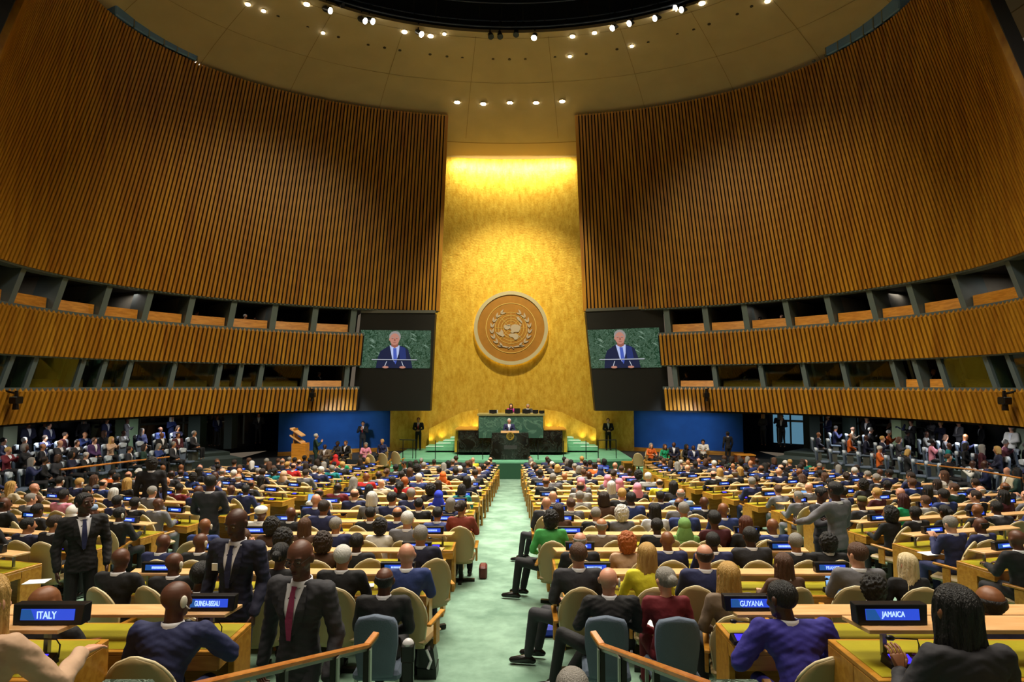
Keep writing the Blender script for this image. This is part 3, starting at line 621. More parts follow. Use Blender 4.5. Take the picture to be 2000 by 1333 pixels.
# curved gold parapets with uplights, and the stage stairs
for sg, side in ((-1, 'left'), (1, 'right')):
    P0 = [(838, 838), (870, 822), (902, 806), (934, 800)] if sg < 0 else [(1164, 838), (1130, 822), (1098, 806), (1064, 800)]
    top = [atY(x, y, 36.6-.25*i*0) for i, (x, y) in enumerate(P0)]; bm = bmesh.new()
    for a, b in zip(top, top[1:]): hexa(bm, [Vector((a.x, 36.55, SZ)), Vector((b.x, 36.55, SZ)), Vector((b.x, 36.7, SZ)), Vector((a.x, 36.7, SZ)), Vector((a.x, 36.55, a.z)), Vector((b.x, 36.55, b.z)), Vector((b.x, 36.7, b.z)), Vector((a.x, 36.7, a.z))])
    o = struct('trim_%d' % (96+sg), bm, GOLD)
    t = thing('stage_stair', 'green carpeted stair with lit nosings rising at the %s of the dais' % side, 'stairs', (0, 35.4, SZ))
    X = [(832, 866, 873), (852, 880, 866.5), (866, 890, 861), (880, 893, 855)] if sg < 0 else [(1168, 1134, 873), (1150, 1120, 866.5), (1134, 1110, 861), (1120, 1107, 855)]
    for i, (xa, xb, y) in enumerate(X):
        p, q = atY(xa, y, 35.0+.2*i), atY(xb, y, 35.0+.2*i); xl, xr = sorted((p.x, atY(893 if sg < 0 else 1107, y, 35).x)); z = p.z-SZ
        bm = bmesh.new(); addbox(bm, xl, xr, -.5+.2*i, 1.1, max(z-.22, 0), z); s_ = obj('step', bm, mat('stage_green_carpet', '', 0), t)
        bm = bmesh.new(); addbox(bm, min(p.x, q.x), max(p.x, q.x), -.52+.2*i, -.3+.2*i, z, z+.025); obj('lit_nosing', bm, mat('stair_nosing', 'cfe6d4', .5, emit='cfe6d4', es=.25), s_)
    for i in range(5):
        x = (1000+sg*(160-22*i)); L_ = bpy.data.lights.new('parapet_uplight', 'SPOT'); L_.energy = 45; L_.color = (1, .82, .35); L_.spot_size = 1.7; L_.spot_blend = 1; L_.shadow_soft_size = .08
        lo = bpy.data.objects.new('parapet_uplight', L_); C.objects.link(lo); lo.location = (atY(x, 850, 36.35).x, 36.3, SZ+.35+.18*i); lo.rotation_euler = (PI-.25, 0, 0)
        tag(lo, 'small warm uplight at the foot of the gold wall %s of the dais, %s out' % (side, ORD[5-i]), 'lamp', 'gold wall uplights')
    # stage edge railings
    t = thing('stage_railing', 'thin black stage railing %s of the lectern' % side, 'railing', (0, 0, SZ))
    for x in ((787, 807, 813, 852, 895, 944) if sg < 0 else (1050, 1099, 1143, 1167, 1203)):
        p = atY(x, 890, 32.2); p.y = stY(p.x)+.25; bm = bmesh.new(); tube(bm, [(p.x, p.y, 0), (p.x, p.y, .95)], .022, 5); obj('post', bm, BLACKP, t)
    bm = bmesh.new()
    xs2 = [atY(x, 880, 32.2).x for x in ((780, 813) if sg < 0 else (1167, 1203))]; tube(bm, [(x, stY(x)+.25, .95) for x in xs2], .022, 5); tube(bm, [(x, stY(x)+.25, .5) for x in xs2], .015, 5); obj('handrail', bm, BLACKP, t)
    # steps down from the stage corners
    t = thing('corner_steps', 'pale-edged green steps descending from the %s end of the stage' % side, 'stairs', (0, 0, 0))
    for i in range(4):
        x0, x1 = (6.0-.1*i, 7.0-.1*i); bm = bmesh.new(); y0 = 31.6-.5*i; addbox(bm, sg*x0-.0 if sg > 0 else -x1, x1 if sg > 0 else -x0, y0, 32.4, CZ-5.6, SZ-.18*(i+1)); s_ = obj('step', bm, mat('stage_green_carpet', '', 0), t)
        bm = bmesh.new(); addbox(bm, x0 if sg > 0 else -x1, x1 if sg > 0 else -x0, y0-.02, y0+.1, SZ-.18*(i+1), SZ-.18*(i+1)+.02); obj('step_edge', bm, mat('step_edge_pale', 'c9d6c0', .6), s_)
#PART2
# ================================================================== FURNITURE PROTOTYPES
# desk frame: x along the row (0..L), y towards the stage, y = 0 is the far edge of the work top, z = 0 the floor
def desk_meshes(L):
    M = {}
    bm = bmesh.new(); addbox(bm, 0, L, -.55, 0, .71, .74); addbox(bm, .02, L-.02, -.55, -.52, .6, .71); addbox(bm, 0, .03, -.55, -.28, .61, .71); addbox(bm, L-.03, L, -.55, -.28, .61, .71)
    M['work_top'] = fin(bm, 'work_top', DESKW, bevel=.004)
    bm = bmesh.new(); addbox(bm, .035, L-.035, -.515, -.035, .735, .745); M['leather_inset'] = fin(bm, 'leather_inset', LEATH)
    bm = bmesh.new(); addbox(bm, 0, .05, -.30, -.0, 0, .71); M['end_panel'] = fin(bm, 'end_panel', DESKW, bevel=.004)
    bm = bmesh.new(); addbox(bm, .05, L-.05, -.05, -.02, .12, .70); M['front_panel'] = fin(bm, 'front_panel', DESKW)
    bm = bmesh.new(); hexa(bm, [(.0, -.18, .925), (L, -.18, .925), (L-.04, -.40, .925), (.04, -.40, .925), (.0, -.18, .95), (L, -.18, .95), (L-.04, -.40, .95), (.04, -.40, .95)]); M['name_shelf'] = fin(bm, 'name_shelf', DESKL, bevel=.003)
    bm = bmesh.new(); addbox(bm, .19, .215, -.27, -.24, .74, .925); M['shelf_post'] = fin(bm, 'shelf_post', METAL)
    return M
DM = {}
def make_desk(L, P, rz, label, group):
    if L not in DM: DM[L] = desk_meshes(L)
    t = thing('delegate_desk', label, 'desk', P, rz, group)
    for k, me in DM[L].items():
        o = link(k, me, t)
        if k == 'end_panel': link(k, me, t, (L-.05, 0, 0))
        if k == 'shelf_post': link(k, me, t, (L-.405, 0, 0))
    return t
def curved_back(w0, z0, z1, y0, lean, th, bow, rnd=.5, nz=14, nx=8, squ=2.0):
    bm = bmesh.new(); F_, B_ = [], []
    for j in range(nz+1):
        t = j/nz; z = z0+(z1-z0)*t
        k = max(0, (t-rnd)/(1-rnd)); wf = (1-k**squ)**(1/squ) if k < 1 else 0.0
        w = w0*(.80+.20*min(1, t/.5))*max(wf, .08); r1, r2 = [], []
        for i in range(nx+1):
            x = w*(2*i/nx-1); y = y0-lean*(z-z0)+bow*(x/w0)**2
            r1.append(bm.verts.new((x, y, z))); r2.append(bm.verts.new((x, y-th, z)))
        F_.append(r1); B_.append(r2)
    for j in range(nz):
        for i in range(nx):
            bm.faces.new((F_[j][i], F_[j][i+1], F_[j+1][i+1], F_[j+1][i])); bm.faces.new((B_[j][i], B_[j+1][i], B_[j+1][i+1], B_[j][i+1]))
    for j in range(nz):
        bm.faces.new((F_[j][0], F_[j+1][0], B_[j+1][0], B_[j][0])); bm.faces.new((F_[j][nx], B_[j][nx], B_[j+1][nx], F_[j+1][nx]))
    for i in range(nx):
        bm.faces.new((F_[0][i], B_[0][i], B_[0][i+1], F_[0][i+1])); bm.faces.new((F_[nz][i], F_[nz][i+1], B_[nz][i+1], B_[nz][i]))
    return bm, F_, B_
def outline(w0, z0, z1, y0, lean, th, bow, rnd, squ):
    L_, R_ = [], []
    for j in range(17):
        t = j/16; z = z0+(z1-z0)*t; k = max(0, (t-rnd)/(1-rnd)); wf = (1-k**squ)**(1/squ) if k < 1 else 0
        w = w0*(.80+.20*min(1, t/.5))*max(wf, .08); y = y0-lean*(z-z0)+bow*(w/w0)**2-th/2
        L_.append((-w, y, z)); R_.append((w, y, z))
    return L_+R_[::-1]
CHM = {}
bm, _, _ = curved_back(.24, .36, 1.0, -.2, .13, .04, .07, .45); CHM['tan'] = [('backrest', fin(bm, 'backrest', TAN, True))]
bm = bmesh.new(); tube(bm, outline(.24, .36, 1.0, -.2, .13, .04, .07, .45, 2.0), .012, 5); CHM['tan'].append(('piping', fin(bm, 'piping', TANRIM, True)))
bm = bmesh.new(); addbox(bm, -.24, .24, -.22, .22, .39, .46); CHM['tan'].append(('seat', fin(bm, 'seat', TAN, bevel=.03)))
for s in (-1, 1):
    bm = bmesh.new(); hexa(bm, [(s*.27-.025, -.22, .60), (s*.27+.025, -.22, .60), (s*.27+.03, .16, .63), (s*.27-.03, .16, .63), (s*.27-.025, -.22, .63), (s*.27+.025, -.22, .63), (s*.27+.03, .16, .66), (s*.27-.03, .16, .66)])
    addbox(bm, s*.27-.018, s*.27+.018, -.06, .04, .36, .61); CHM['tan'].append(('armrest', fin(bm, 'armrest', DESKW, bevel=.006)))
bm = bmesh.new(); addbox(bm, -.035, .035, -.035, .035, .04, .39); addbox(bm, -.24, .24, -.03, .03, 0, .05); addbox(bm, -.03, .03, -.24, .24, 0, .05); CHM['tan'].append(('base', fin(bm, 'base', DMETAL)))
bm, _, _ = curved_back(.195, .44, 1.0, -.2, .1, .07, .04, .62, squ=3.5); CHM['blue'] = [('backrest', fin(bm, 'backrest', BLUEF, True))]
bm = bmesh.new(); addbox(bm, -.22, .22, -.22, .24, .38, .47); CHM['blue'].append(('seat', fin(bm, 'seat', BLUEF, bevel=.03)))
for s in (-1, 1): bm = bmesh.new(); addbox(bm, s*.19-.015, s*.19+.015, -.2, -.17, 0, .4); CHM['blue'].append(('leg', fin(bm, 'leg', METAL)))
for s in (-1, 1): bm = bmesh.new(); addbox(bm, s*.19-.015, s*.19+.015, .17, .2, 0, .4); CHM['blue'].append(('leg', fin(bm, 'leg', METAL)))
CHM['gallery'] = [x for x in CHM['blue'] if x[0] != 'leg']
bm, _, _ = curved_back(.19, .83, 1.03, -.19, .1, .1, .04, .55, 6, 6, 3.5); CHM['gallery'].append(('headrest_cover', fin(bm, 'headrest_cover', WHITEC, True)))
bm = bmesh.new(); addbox(bm, -.18, .18, -.12, .12, 0, .4); CHM['gallery'].append(('base', fin(bm, 'base', METAL)))
def make_chair(kind, P, rz, label, group):
    t = thing({'tan': 'delegate_chair', 'blue': 'side_chair', 'gallery': 'gallery_chair'}[kind], label, 'chair', P, rz, group)
    for n, me in CHM[kind]: link(n, me, t)
    return t
# name display and microphone console
bm = bmesh.new(); hexa(bm, [(-.2, 0, 0), (.2, 0, 0), (.2, .08, 0), (-.2, .08, 0), (-.21, .012, .115), (.21, .012, .115), (.21, .075, .115), (-.21, .075, .115)]); ND_H = fin(bm, 'housing', BLACKP, bevel=.004)
bm = bmesh.new(); hexa(bm, [(-.155, -.001, .03), (.155, -.001, .03), (.155, .02, .03), (-.155, .02, .03), (-.155, .005, .09), (.155, .005, .09), (.155, .025, .09), (-.155, .025, .09)]); ND_S = fin(bm, 'display_screen', SCRB)
bm = bmesh.new(); hexa(bm, [(-.154, -.002, .031), (-.07, -.002, .031), (-.09, .018, .031), (-.154, .018, .031), (-.154, .004, .089), (-.1, .004, .089), (-.1, .02, .089), (-.154, .02, .089)]); ND_T = fin(bm, 'display_tint', SCRT)
bm = bmesh.new(); random.seed(5); x = -.075
while x < .09:
    w_ = random.choice((.007, .009, .011)); hexa(bm, [(x, -.004, .047), (x+w_, -.004, .047), (x+w_, .01, .047), (x, .01, .047), (x, .0, .073), (x+w_, .0, .073), (x+w_, .01, .073), (x, .01, .073)]); x += w_+.005
ND_L = fin(bm, 'blurred_lettering', LETT)
TXT = {}
def text_mesh(s, maxw=.19, h=.041):
    if s in TXT: return TXT[s]
    cu = bpy.data.curves.new('t', 'FONT'); cu.body = s; cu.align_x = 'CENTER'; cu.align_y = 'CENTER'; cu.extrude = .002; cu.size = 1
    o = bpy.data.objects.new('t', cu); C.objects.link(o); dg = bpy.context.evaluated_depsgraph_get(); dg.update()
    me = bpy.data.meshes.new_from_object(o.evaluated_get(dg)); bpy.data.objects.remove(o)
    co = np.array([v.co for v in me.vertices]); w = np.ptp(co[:, 0]); hh = np.ptp(co[:, 1]); sx = min(maxw/w, h/hh*.74); cx = (co[:, 0].max()+co[:, 0].min())/2; cy = (co[:, 1].max()+co[:, 1].min())/2
    for v in me.vertices: x, y, z = v.co; v.co = ((x-cx)*sx, -.004-z, .06+(y-cy)*h/hh)
    me.materials.clear(); me.materials.append(LETT); TXT[s] = me; return me
def make_display(P, rz, label, group, text=None, s=1):
    t = thing('name_display', label, 'name sign', P, rz, group); t.scale = (s, s, s)
    link('housing', ND_H, t); sc_ = link('display_screen', ND_S, t); link('display_tint', ND_T, sc_); link('lettering', text_mesh(text) if text else ND_L, sc_); return t
bm = bmesh.new(); hexa(bm, [(-.1, -.05, 0), (.1, -.05, 0), (.1, .05, 0), (-.1, .05, 0), (-.09, -.04, .02), (.09, -.04, .02), (.09, .05, .05), (-.09, .05, .05)]); CO_H = fin(bm, 'console_body', BLACKP)
bm = bmesh.new(); hexa(bm, [(-.065, -.03, .02), (.05, -.03, .02), (.05, .03, .02), (-.065, .03, .02), (-.065, -.032, .026), (.05, -.032, .026), (.05, .035, .048), (-.065, .035, .048)]); CO_S = fin(bm, 'console_screen', CONB)
bm = bmesh.new(); tube(bm, [(.11, .03, .03), (.115, .03, .10), (.10, .02, .135), (.03, -.01, .15), (-.08, -.05, .17)], .0045, 5); tube(bm, [(-.07, -.047, .168), (-.09, -.054, .172), (-.115, -.06, .176), (-.125, -.064, .178)], [.006, .015, .015, .008], 8); CO_M = fin(bm, 'gooseneck_microphone', BLACKP, True)
def make_console(P, rz, label, group):
    t = thing('microphone_console', label, 'microphone', P, rz, group); link('console_body', CO_H, t); link('console_screen', CO_S, t); link('gooseneck_microphone', CO_M, t); return t

# ================================================================== PEOPLE
def hand(bm, w, d, n, curl=.5, side=1, s=1.0):
    """w wrist, d direction of the hand, n back-of-hand normal; five separate fingers and a thumb from the side of the palm"""
    w = Vector(w); d = Vector(d).normalized(); n = Vector(n); n = (n-d*n.dot(d)).normalized(); x = d.cross(n)*side
    hull(bm, sph(w, .024*s, 6, 4)+[p for q in (-.032, -.011, .011, .032) for p in sph(w+d*.085*s+x*q*s, .0125*s, 6, 4)])
    for q, L in ((-.032, .062), (-.011, .074), (.011, .08), (.032, .072)):
        a = w+d*.088*s+x*q*s; m = (d*Co(curl*.9)-n*S(curl*.9)); b = a+m*L*.52*s; m2 = (d*Co(curl*2)-n*S(curl*2)); c = b+m2*L*.5*s
        cap(bm, a, b, .0098*s, .0088*s, 6, 4); cap(bm, b, c, .0088*s, .007*s, 6, 4)
    a = w+d*.025*s+x*.026*s; b = a+(d*.75+x*.65-n*.25).normalized()*.045*s; c = b+(d*.95+x*.1-n*.35).normalized()*.032*s
    cap(bm, a, b, .0125*s, .0105*s, 6, 4); cap(bm, b, c, .0105*s, .0085*s, 6, 4)
def head_geo(bm, MH, fine=False, sex='m'):
    j = 1.0 if sex == 'm' else .9
    def T(pts): return [MH @ p for p in pts]
    n, m = (20, 12) if fine else (12, 8)
    hull(bm, T(sph((0, -.012, .030), (.080, .094, .087), n, m)+sph((0, .010, -.005), (.073, .078, .075), n, m)))
    hull(bm, T(sph((0, .008, .0), (.066, .075, .07), n, m)+sph((0, .052, -.088), (.030*j, .024, .018), n, m)+sph((.047*j, .0, -.06), .018, 6, 4)+sph((-.047*j, .0, -.06), .018, 6, 4)+sph((0, .066, .02), (.042, .018, .018), 8, 6)))
    hull(bm, T(sph((0, .084, .018), .007, 6, 4)+sph((0, .104, -.022), .010, 8, 5)+sph((.012, .088, -.027), .008, 6, 4)+sph((-.012, .088, -.027), .008, 6, 4)))
    for s in (-1, 1): hull(bm, T(sph((s*.086, -.012, .004), (.012, .018, .026), 8, 6)+sph((s*.080, -.004, -.022), (.011, .011, .012), 6, 4)))
    if fine:
        hull(bm, T(sph((.0, .082, -.053), (.024, .010, .006), 10, 6))); hull(bm, T(sph((.0, .081, -.063), (.020, .010, .007), 10, 6)))
        for s in (-1, 1): hull(bm, T(sph((s*.018, .080, .034), .007, 6, 4)+sph((s*.048, .070, .034), .007, 6, 4))); hull(bm, T(sph((s*.046, .060, -.02), (.018, .014, .016), 8, 6)))
SEAT = dict(hip=(0, 0, .53), waist=(0, -.01, .70), chest=(0, 0, .88), neck=(0, .0, 1.04), head=(0, .035, 1.185), yaw=0, pitch=0, roll=0, sh=.20, shz=1.0,
            el=[(-.255, .10, .77), (.255, .10, .77)], wr=[(-.13, .36, .79), (.13, .36, .79)], hd=[(.5, .85, 0), (-.5, .85, 0)], hn=(0, 0, 1), kn=[(-.12, .42, .50), (.12, .42, .50)], an=[(-.12, .40, .09), (.12, .40, .09)], ft=(0, 1, 0), curl=.5)
STAND = dict(hip=(0, 0, .95), waist=(0, 0, 1.10), chest=(0, .0, 1.29), neck=(0, -.01, 1.47), head=(0, .02, 1.64), yaw=0, pitch=0, roll=0, sh=.205, shz=1.435,
             el=[(-.26, -.02, 1.13), (.26, -.02, 1.13)], wr=[(-.25, .08, .89), (.25, .08, .89)], hd=[(0, .15, -1), (0, .15, -1)], hn=(0, 0, 0), kn=[(-.10, .03, .5), (.10, .03, .5)], an=[(-.11, 0, .09), (.11, 0, .09)], ft=(0, 1, 0), curl=.35)
def pose(base, **k): d = dict(base); d.update(k); return d
def figure(p, sex='m', vox=.016, low=False, hero=False, skirt=False, front=True, shirtcut=None, bulk=1.0):
    V = Vector; hip, waist, chest, neck, head = (V(p[k]) for k in ('hip', 'waist', 'chest', 'neck', 'head'))
    sw = p['sh']*(1 if sex == 'm' else .86); k = 1 if sex == 'm' else .88; shy = (neck.y+chest.y)/2
    sh = [V((chest.x-sw, shy, p['shz'])), V((chest.x+sw, shy, p['shz']))]
    if 'shd' in p: sh = [sh[0]+V(p['shd'][0]), sh[1]+V(p['shd'][1])]
    MH = Matrix.Translation(head) @ Euler((p['pitch'], p['roll'], p['yaw']), 'ZYX').to_matrix().to_4x4() @ Matrix.Scale(1.09, 4)
    out = {}
    # body: one continuous surface
    bm = bmesh.new(); head_geo(bm, MH, hero, sex)
    cap(bm, neck-V((0, 0, .03)), MH @ V((0, -.012, -.05)), .064*k, .059*k)
    hull(bm, sph(chest, (.14*k, .09, .13))+sph(sh[0], .05*k, 8, 5)+sph(sh[1], .05*k, 8, 5)+sph(neck-V((0, 0, .03)), .05*k, 8, 5)); hull(bm, sph(chest, (.13*k, .09, .1))+sph(waist, (.12*k, .085, .08))); hull(bm, sph(waist, (.12*k, .085, .08))+sph(hip, (.14, .10, .09)))
    for i in (0, 1):
        cap(bm, sh[i], p['el'][i], .045*k, .036*k, 8, 5); cap(bm, p['el'][i], p['wr'][i], .036*k, .026*k, 8, 5)
        hj = hip+V(((-1, 1)[i]*.09, 0, -.01)); cap(bm, hj, p['kn'][i], .07, .05, 8, 5); cap(bm, p['kn'][i], p['an'][i], .048, .034, 8, 5)
        f = V(p['ft']).normalized(); cap(bm, V(p['an'][i])-V((0, 0, .045)), V(p['an'][i])+f*.13-V((0, 0, .055)), .03, .024, 6, 4)
    bm = remesh(bm, .045 if low else (.0075 if hero else vox*.75), 2)
    if not low:
        for i in (0, 1):
            hn = V(p['hn']) if V(p['hn']).length > 0 else V(((-1, 1)[i], 0, 0))
            hand(bm, p['wr'][i], p['hd'][i], hn, p['curl'], (-1 if i else 1)*-1 if False else (1 if i == 0 else -1), k**.5)
    out['body'] = fin(bm, 'body', SKIN['tan'], True)
    # torso garment
    tb = bmesh.new()
    hull(tb, sph(chest, (.185*k, .122, .14))+sph(sh[0], .062*k, 8, 5)+sph(sh[1], .062*k, 8, 5)+sph(neck-V((0, .012, .018)), (.098*k, .076, .034), 8, 5))
    hull(tb, sph(chest, (.165*k, .118, .12))+sph(waist, (.145*k, .112, .08))); hull(tb, sph(waist, (.146*k, .112, .08))+sph(hip+V((0, 0, -.02)), (.168, .128, .10)))
    if sex == 'f':
        for s in (-1, 1): hull(tb, sph(chest+V((s*.07, .075, -.0)), .062, 8, 6))
    if p['hip'][2] > .8: hull(tb, sph(hip+V((0, 0, .05)), (.165, .125, .1))+sph(hip+V((0, 0, -.10)), (.180, .135, .03)))
    for i in (0, 1):
        e, w = V(p['el'][i]), V(p['wr'][i]); cap(tb, sh[i], e, .069*k*(1+(bulk-1)*.35), .059*k*bulk); cap(tb, e, e+(w-e)*.93, .059*k*bulk, .045*k*bulk)
    jb = remesh(tb, .045 if low else vox, 1 if low else 3)
    if not low:
        for v in jb.verts:   # soft cloth folds
            c = v.co; v.co += v.normal*.0045*(.75*(S(c.z*31+c.x*17)*S(c.x*23+c.y*29+1.3))+.45*S(c.z*57+c.y*41)+(.35*S(c.z*120+c.x*60*(1 if c.x > 0 else -1)+c.y*40) if hero else 0))
    bvh = BVHTree.FromBMesh(jb); out['jacket'] = fin(jb, 'jacket', CLOTH['navy'], True)
    # trousers or skirt
    bm = bmesh.new(); hull(bm, sph(hip+V((0, 0, -.01)), (.160, .122, .10)))
    for i in (0, 1):
        hj = hip+V(((-1, 1)[i]*.088, 0, -.02)); kn, an = V(p['kn'][i]), V(p['an'][i]); cap(bm, hj, kn, .088, .066); cap(bm, kn, an+(kn-an)*.05, .066, .055)
    if skirt: hull(bm, sph(hip, (.165, .12, .09))+sph(V(p['kn'][0])+V((-.03, 0, -.1)), .07, 8, 5)+sph(V(p['kn'][1])+V((.03, 0, -.1)), .07, 8, 5))
    out['trousers'] = fin(remesh(bm, .045 if low else vox*1.1, 2), 'trousers', CLOTH['black'], True)
    if not low:
        bm = bmesh.new()
        for i in (0, 1):
            f = V(p['ft']).normalized(); a = V(p['an'][i]); hull(bm, sph(a+V((0, 0, -.04)), (.042, .042, .05), 8, 6)+sph(a+f*.17-V((0, 0, .06)), (.042, .045, .028), 8, 6)+sph(a-f*.05-V((0, 0, .06)), (.036, .03, .028), 8, 6))
        out['shoes'] = fin(bm, 'shoes', SHOE, True)
    # shirt collar ring and front
    bm = bmesh.new(); c0 = neck-V((0, .0, .01)); n_ = 16
    if not low:
        ring = [[bm.verts.new(c0+V((r*k*S(a), (r*1.0)*Co(a)+dy, z+.008*Co(a)*-1))) for a in [2*PI*i/n_ for i in range(n_)]] for r, z, dy in ((.080, .0, 0), (.077, .016, 0), (.072, .036, -.004), (.064, .036, -.004))]
        for a, b in zip(ring, ring[1:]):
            for i in range(n_): bm.faces.new((a[i], a[(i+1) % n_], b[(i+1) % n_], b[i]))
    def drape(bm_, rows, off):
        prev = None
        for z, x0, x1 in rows:
            cur = []
            for i in range(5):
                x = chest.x+x0+(x1-x0)*i/4; h = bvh.ray_cast(V((x, chest.y+.24, z)), V((0, -1, 0)))
                y = h[0].y+off if h[0] is not None else neck.y+.06; cur.append(bm_.verts.new((x, y, z)))
            if prev:
                for i in range(4): bm_.faces.new((prev[i], prev[i+1], cur[i+1], cur[i]))
            prev = cur
    zt = neck.z+.0; zb = waist.z+.05 if not shirtcut else shirtcut
    off = .004 if not low else .02
    rows = [(zt-(zt-zb)*t, -.074*k*(1-t)**.8-.004, .074*k*(1-t)**.8+.004) for t in np.linspace(0, 1, 8)]
    if front: drape(bm, rows, off)
    out['shirt'] = fin(bm, 'shirt', SHIRT, True) if len(bm.faces) else None
    if front and sex == 'm':
        bm = bmesh.new(); drape(bm, [(zt-(zt-zb)*t, -w_, w_) for t, w_ in ((.02, .024), (.09, .017), (.13, .02), (.6, .031), (.96, .016))], off+.021)
        out['tie'] = fin(bm, 'tie', CLOTH['navy'], True)
        if not low:
            bm = bmesh.new()
            for s in (-1, 1):
                drape(bm, [(zt+.0-(zt-zb)*t, s*(.072*k*(1-t)**.8), s*(.072*k*(1-t)**.8+.012+.05*S(PI*min(1, t*1.15))**.7)) for t in np.linspace(0.02, 1, 9)], off+.013)
            out['lapels'] = fin(bm, 'lapels', CLOTH['navy'], False)
    out['MH'] = MH; return out
# hair in head space
def hair_mesh(style, low=False):
    n, m = (10, 7) if low else (20, 14); bm = bmesh.new()
    sp = lambda c, r: sph(c, r, n, m)
    base = sp((0, -.014, .034), (.087, .103, .093))
    if style == 'short': hull(bm, [p for p in base if p.z > -.055+max(0, p.y)*.9 and not (p.y > .055 and p.z < .085)])
    elif style == 'bald': return None
    elif style == 'balding': hull(bm, [p for p in sp((0, -.016, .03), (.084, .098, .088)) if -.06 < p.z < .062 and p.y < .012]); 
    elif style in ('long', 'verylong', 'bob'):
        top = [p for p in sp((0, -.016, .036), (.088, .106, .10)) if not (p.y > .045 and p.z < .085)]
        zz, rr = {'long': (-.23, (.10, .05, .05)), 'verylong': (-.36, (.12, .05, .07)), 'bob': (-.10, (.10, .07, .03))}[style]
        hull(bm, top+sp((0, -.045, zz), rr)); 
        for s in (-1, 1): hull(bm, sp((s*.07, .0, .03), (.022, .045, .06))+sp((s*.082, .0, max(zz*.75, -.22)), (.02, .03, .04)))
    elif style == 'bun': hull(bm, [p for p in base if not (p.y > .05 and p.z < .085) and p.z > -.06]); hull(bm, sp((0, -.115, .02), .048))
    elif style == 'topbun': hull(bm, [p for p in base if not (p.y > .05 and p.z < .085) and p.z > -.06]); hull(bm, sp((0, -.05, .15), .05))
    elif style in ('curly', 'afro'):
        r = .125 if style == 'curly' else .112; bmesh.ops.create_icosphere(bm, subdivisions=2 if low else 4, radius=r)
        for v in bm.verts:
            c = v.co.normalized(); d = 1+.06*S(c.x*19)*S(c.y*23+1)*S(c.z*17+2)+.05*S(c.x*41+c.z*37); v.co = Vector((c.x*r*d*.95, c.y*r*d-.035, c.z*r*d+.03-(.05 if c.z < 0 else 0)*abs(c.z)))
            if v.co.y > .055 and v.co.z < .09: v.co.y = .02
    elif style in ('scarf', 'ghutra'):
        hull(bm, [p for p in sp((0, -.012, .03), (.094, .112, .106)) if not (p.y > .066)]); hull(bm, [p for p in sp((0, -.03, -.03), (.09, .09, .08)) if p.y < .045]+[p for p in sp((0, -.03, -.17), (.15, .10, .05)) if p.y < .09])
    elif style == 'kufi':
        hull(bm, [Vector((r*1.0*Co(a), r*1.2*S(a)-.014, z)) for a in np.linspace(0, 2*PI, 20) for r, z in ((.082, .065), (.082, .1), (.07, .138), (.05, .145))])
    elif style == 'turban': hull(bm, sp((0, -.02, .075), (.105, .12, .07))); 
    elif style == 'ponytail': hull(bm, [p for p in base if not (p.y > .05 and p.z < .085) and p.z > -.05]); hull(bm, sp((0, -.11, .03), .03)+sp((0, -.12, -.16), .025))
    if not low and style not in ('kufi', 'scarf', 'ghutra', 'turban', 'balding'):
        bm = remesh(bm, .0065, 1)
        for v in bm.verts:
            c = v.co; az = math.atan2(c.x, c.y); n = Vector((c.x, c.y, 0)); n = n.normalized() if n.length > .001 else Vector((0, 0, 1))
            if style in ('curly', 'afro'): v.co += v.normal*.006*S(c.x*120)*S(c.y*125+1)*S(c.z*118)
            elif style == 'short': v.co += v.normal*.0016*S(az*34+c.z*50)
            else: v.co += n*(.0034*S(az*15+c.z*9+.5*S(c.z*30))+.0024*S(az*33-c.z*14)+max(0, -c.z-.08)*.10*S(az*5+c.z*26))
    return fin(bm, 'hair', HAIR['black'], True)
HM = {}
def hairm(style, low=False):
    if (style, low) not in HM: HM[(style, low)] = hair_mesh(style, low)
    return HM[(style, low)]
COVER = ('scarf', 'ghutra', 'kufi', 'turban')
bm = bmesh.new(); hull(bm, sph((.094, -.0, .0), (.014, .022, .034), 10, 8)); hull(bm, sph((.094, .0, -.03), (.01, .015, .02), 8, 6)); EARP = fin(bm, 'earpiece', mat('cream_earpiece', 'ddd8c8', .4), True)

def setm(o, m):
    if o.data and o.data.materials: o.material_slots[0].link = 'OBJECT'; o.material_slots[0].material = m
FN_ = {}
def put_person(fig, P, rz, label, group=None, skin='tan', suit='navy', legs=None, hair=('short', 'black'), tie=None, shirt='white', scale=1.0, ear=False, cat='person'):
    b = link('person', fig['body'], None, P, rz); b.scale = (scale,)*3; tag(b, label, cat, group); setm(b, SKIN[skin])
    for k in ('jacket', 'trousers', 'shoes', 'shirt', 'tie', 'lapels'):
        if fig.get(k) is None: continue
        if k == 'tie' and tie is None: continue
        if k == 'lapels' and shirt is None: continue
        if k == 'shirt' and shirt is None: continue
        o = link(k, fig[k], b); setm(o, {'jacket': CLOTH[suit], 'lapels': CLOTH[suit], 'trousers': CLOTH[legs or suit], 'shoes': SHOE, 'shirt': SHIRT if shirt == 'white' else CLOTH.get(shirt, SHIRT), 'tie': CLOTH[tie or 'navy']}[k])
    st, hc = hair; me = hairm(st)
    if me:
        o = link('head_covering' if st in COVER else 'hair', me, b); o.matrix_local = fig['MH']; setm(o, CLOTH[hc] if st in COVER else HAIR[hc])
    if ear: o = link('earpiece', EARP, b); o.matrix_local = fig['MH']
    return b
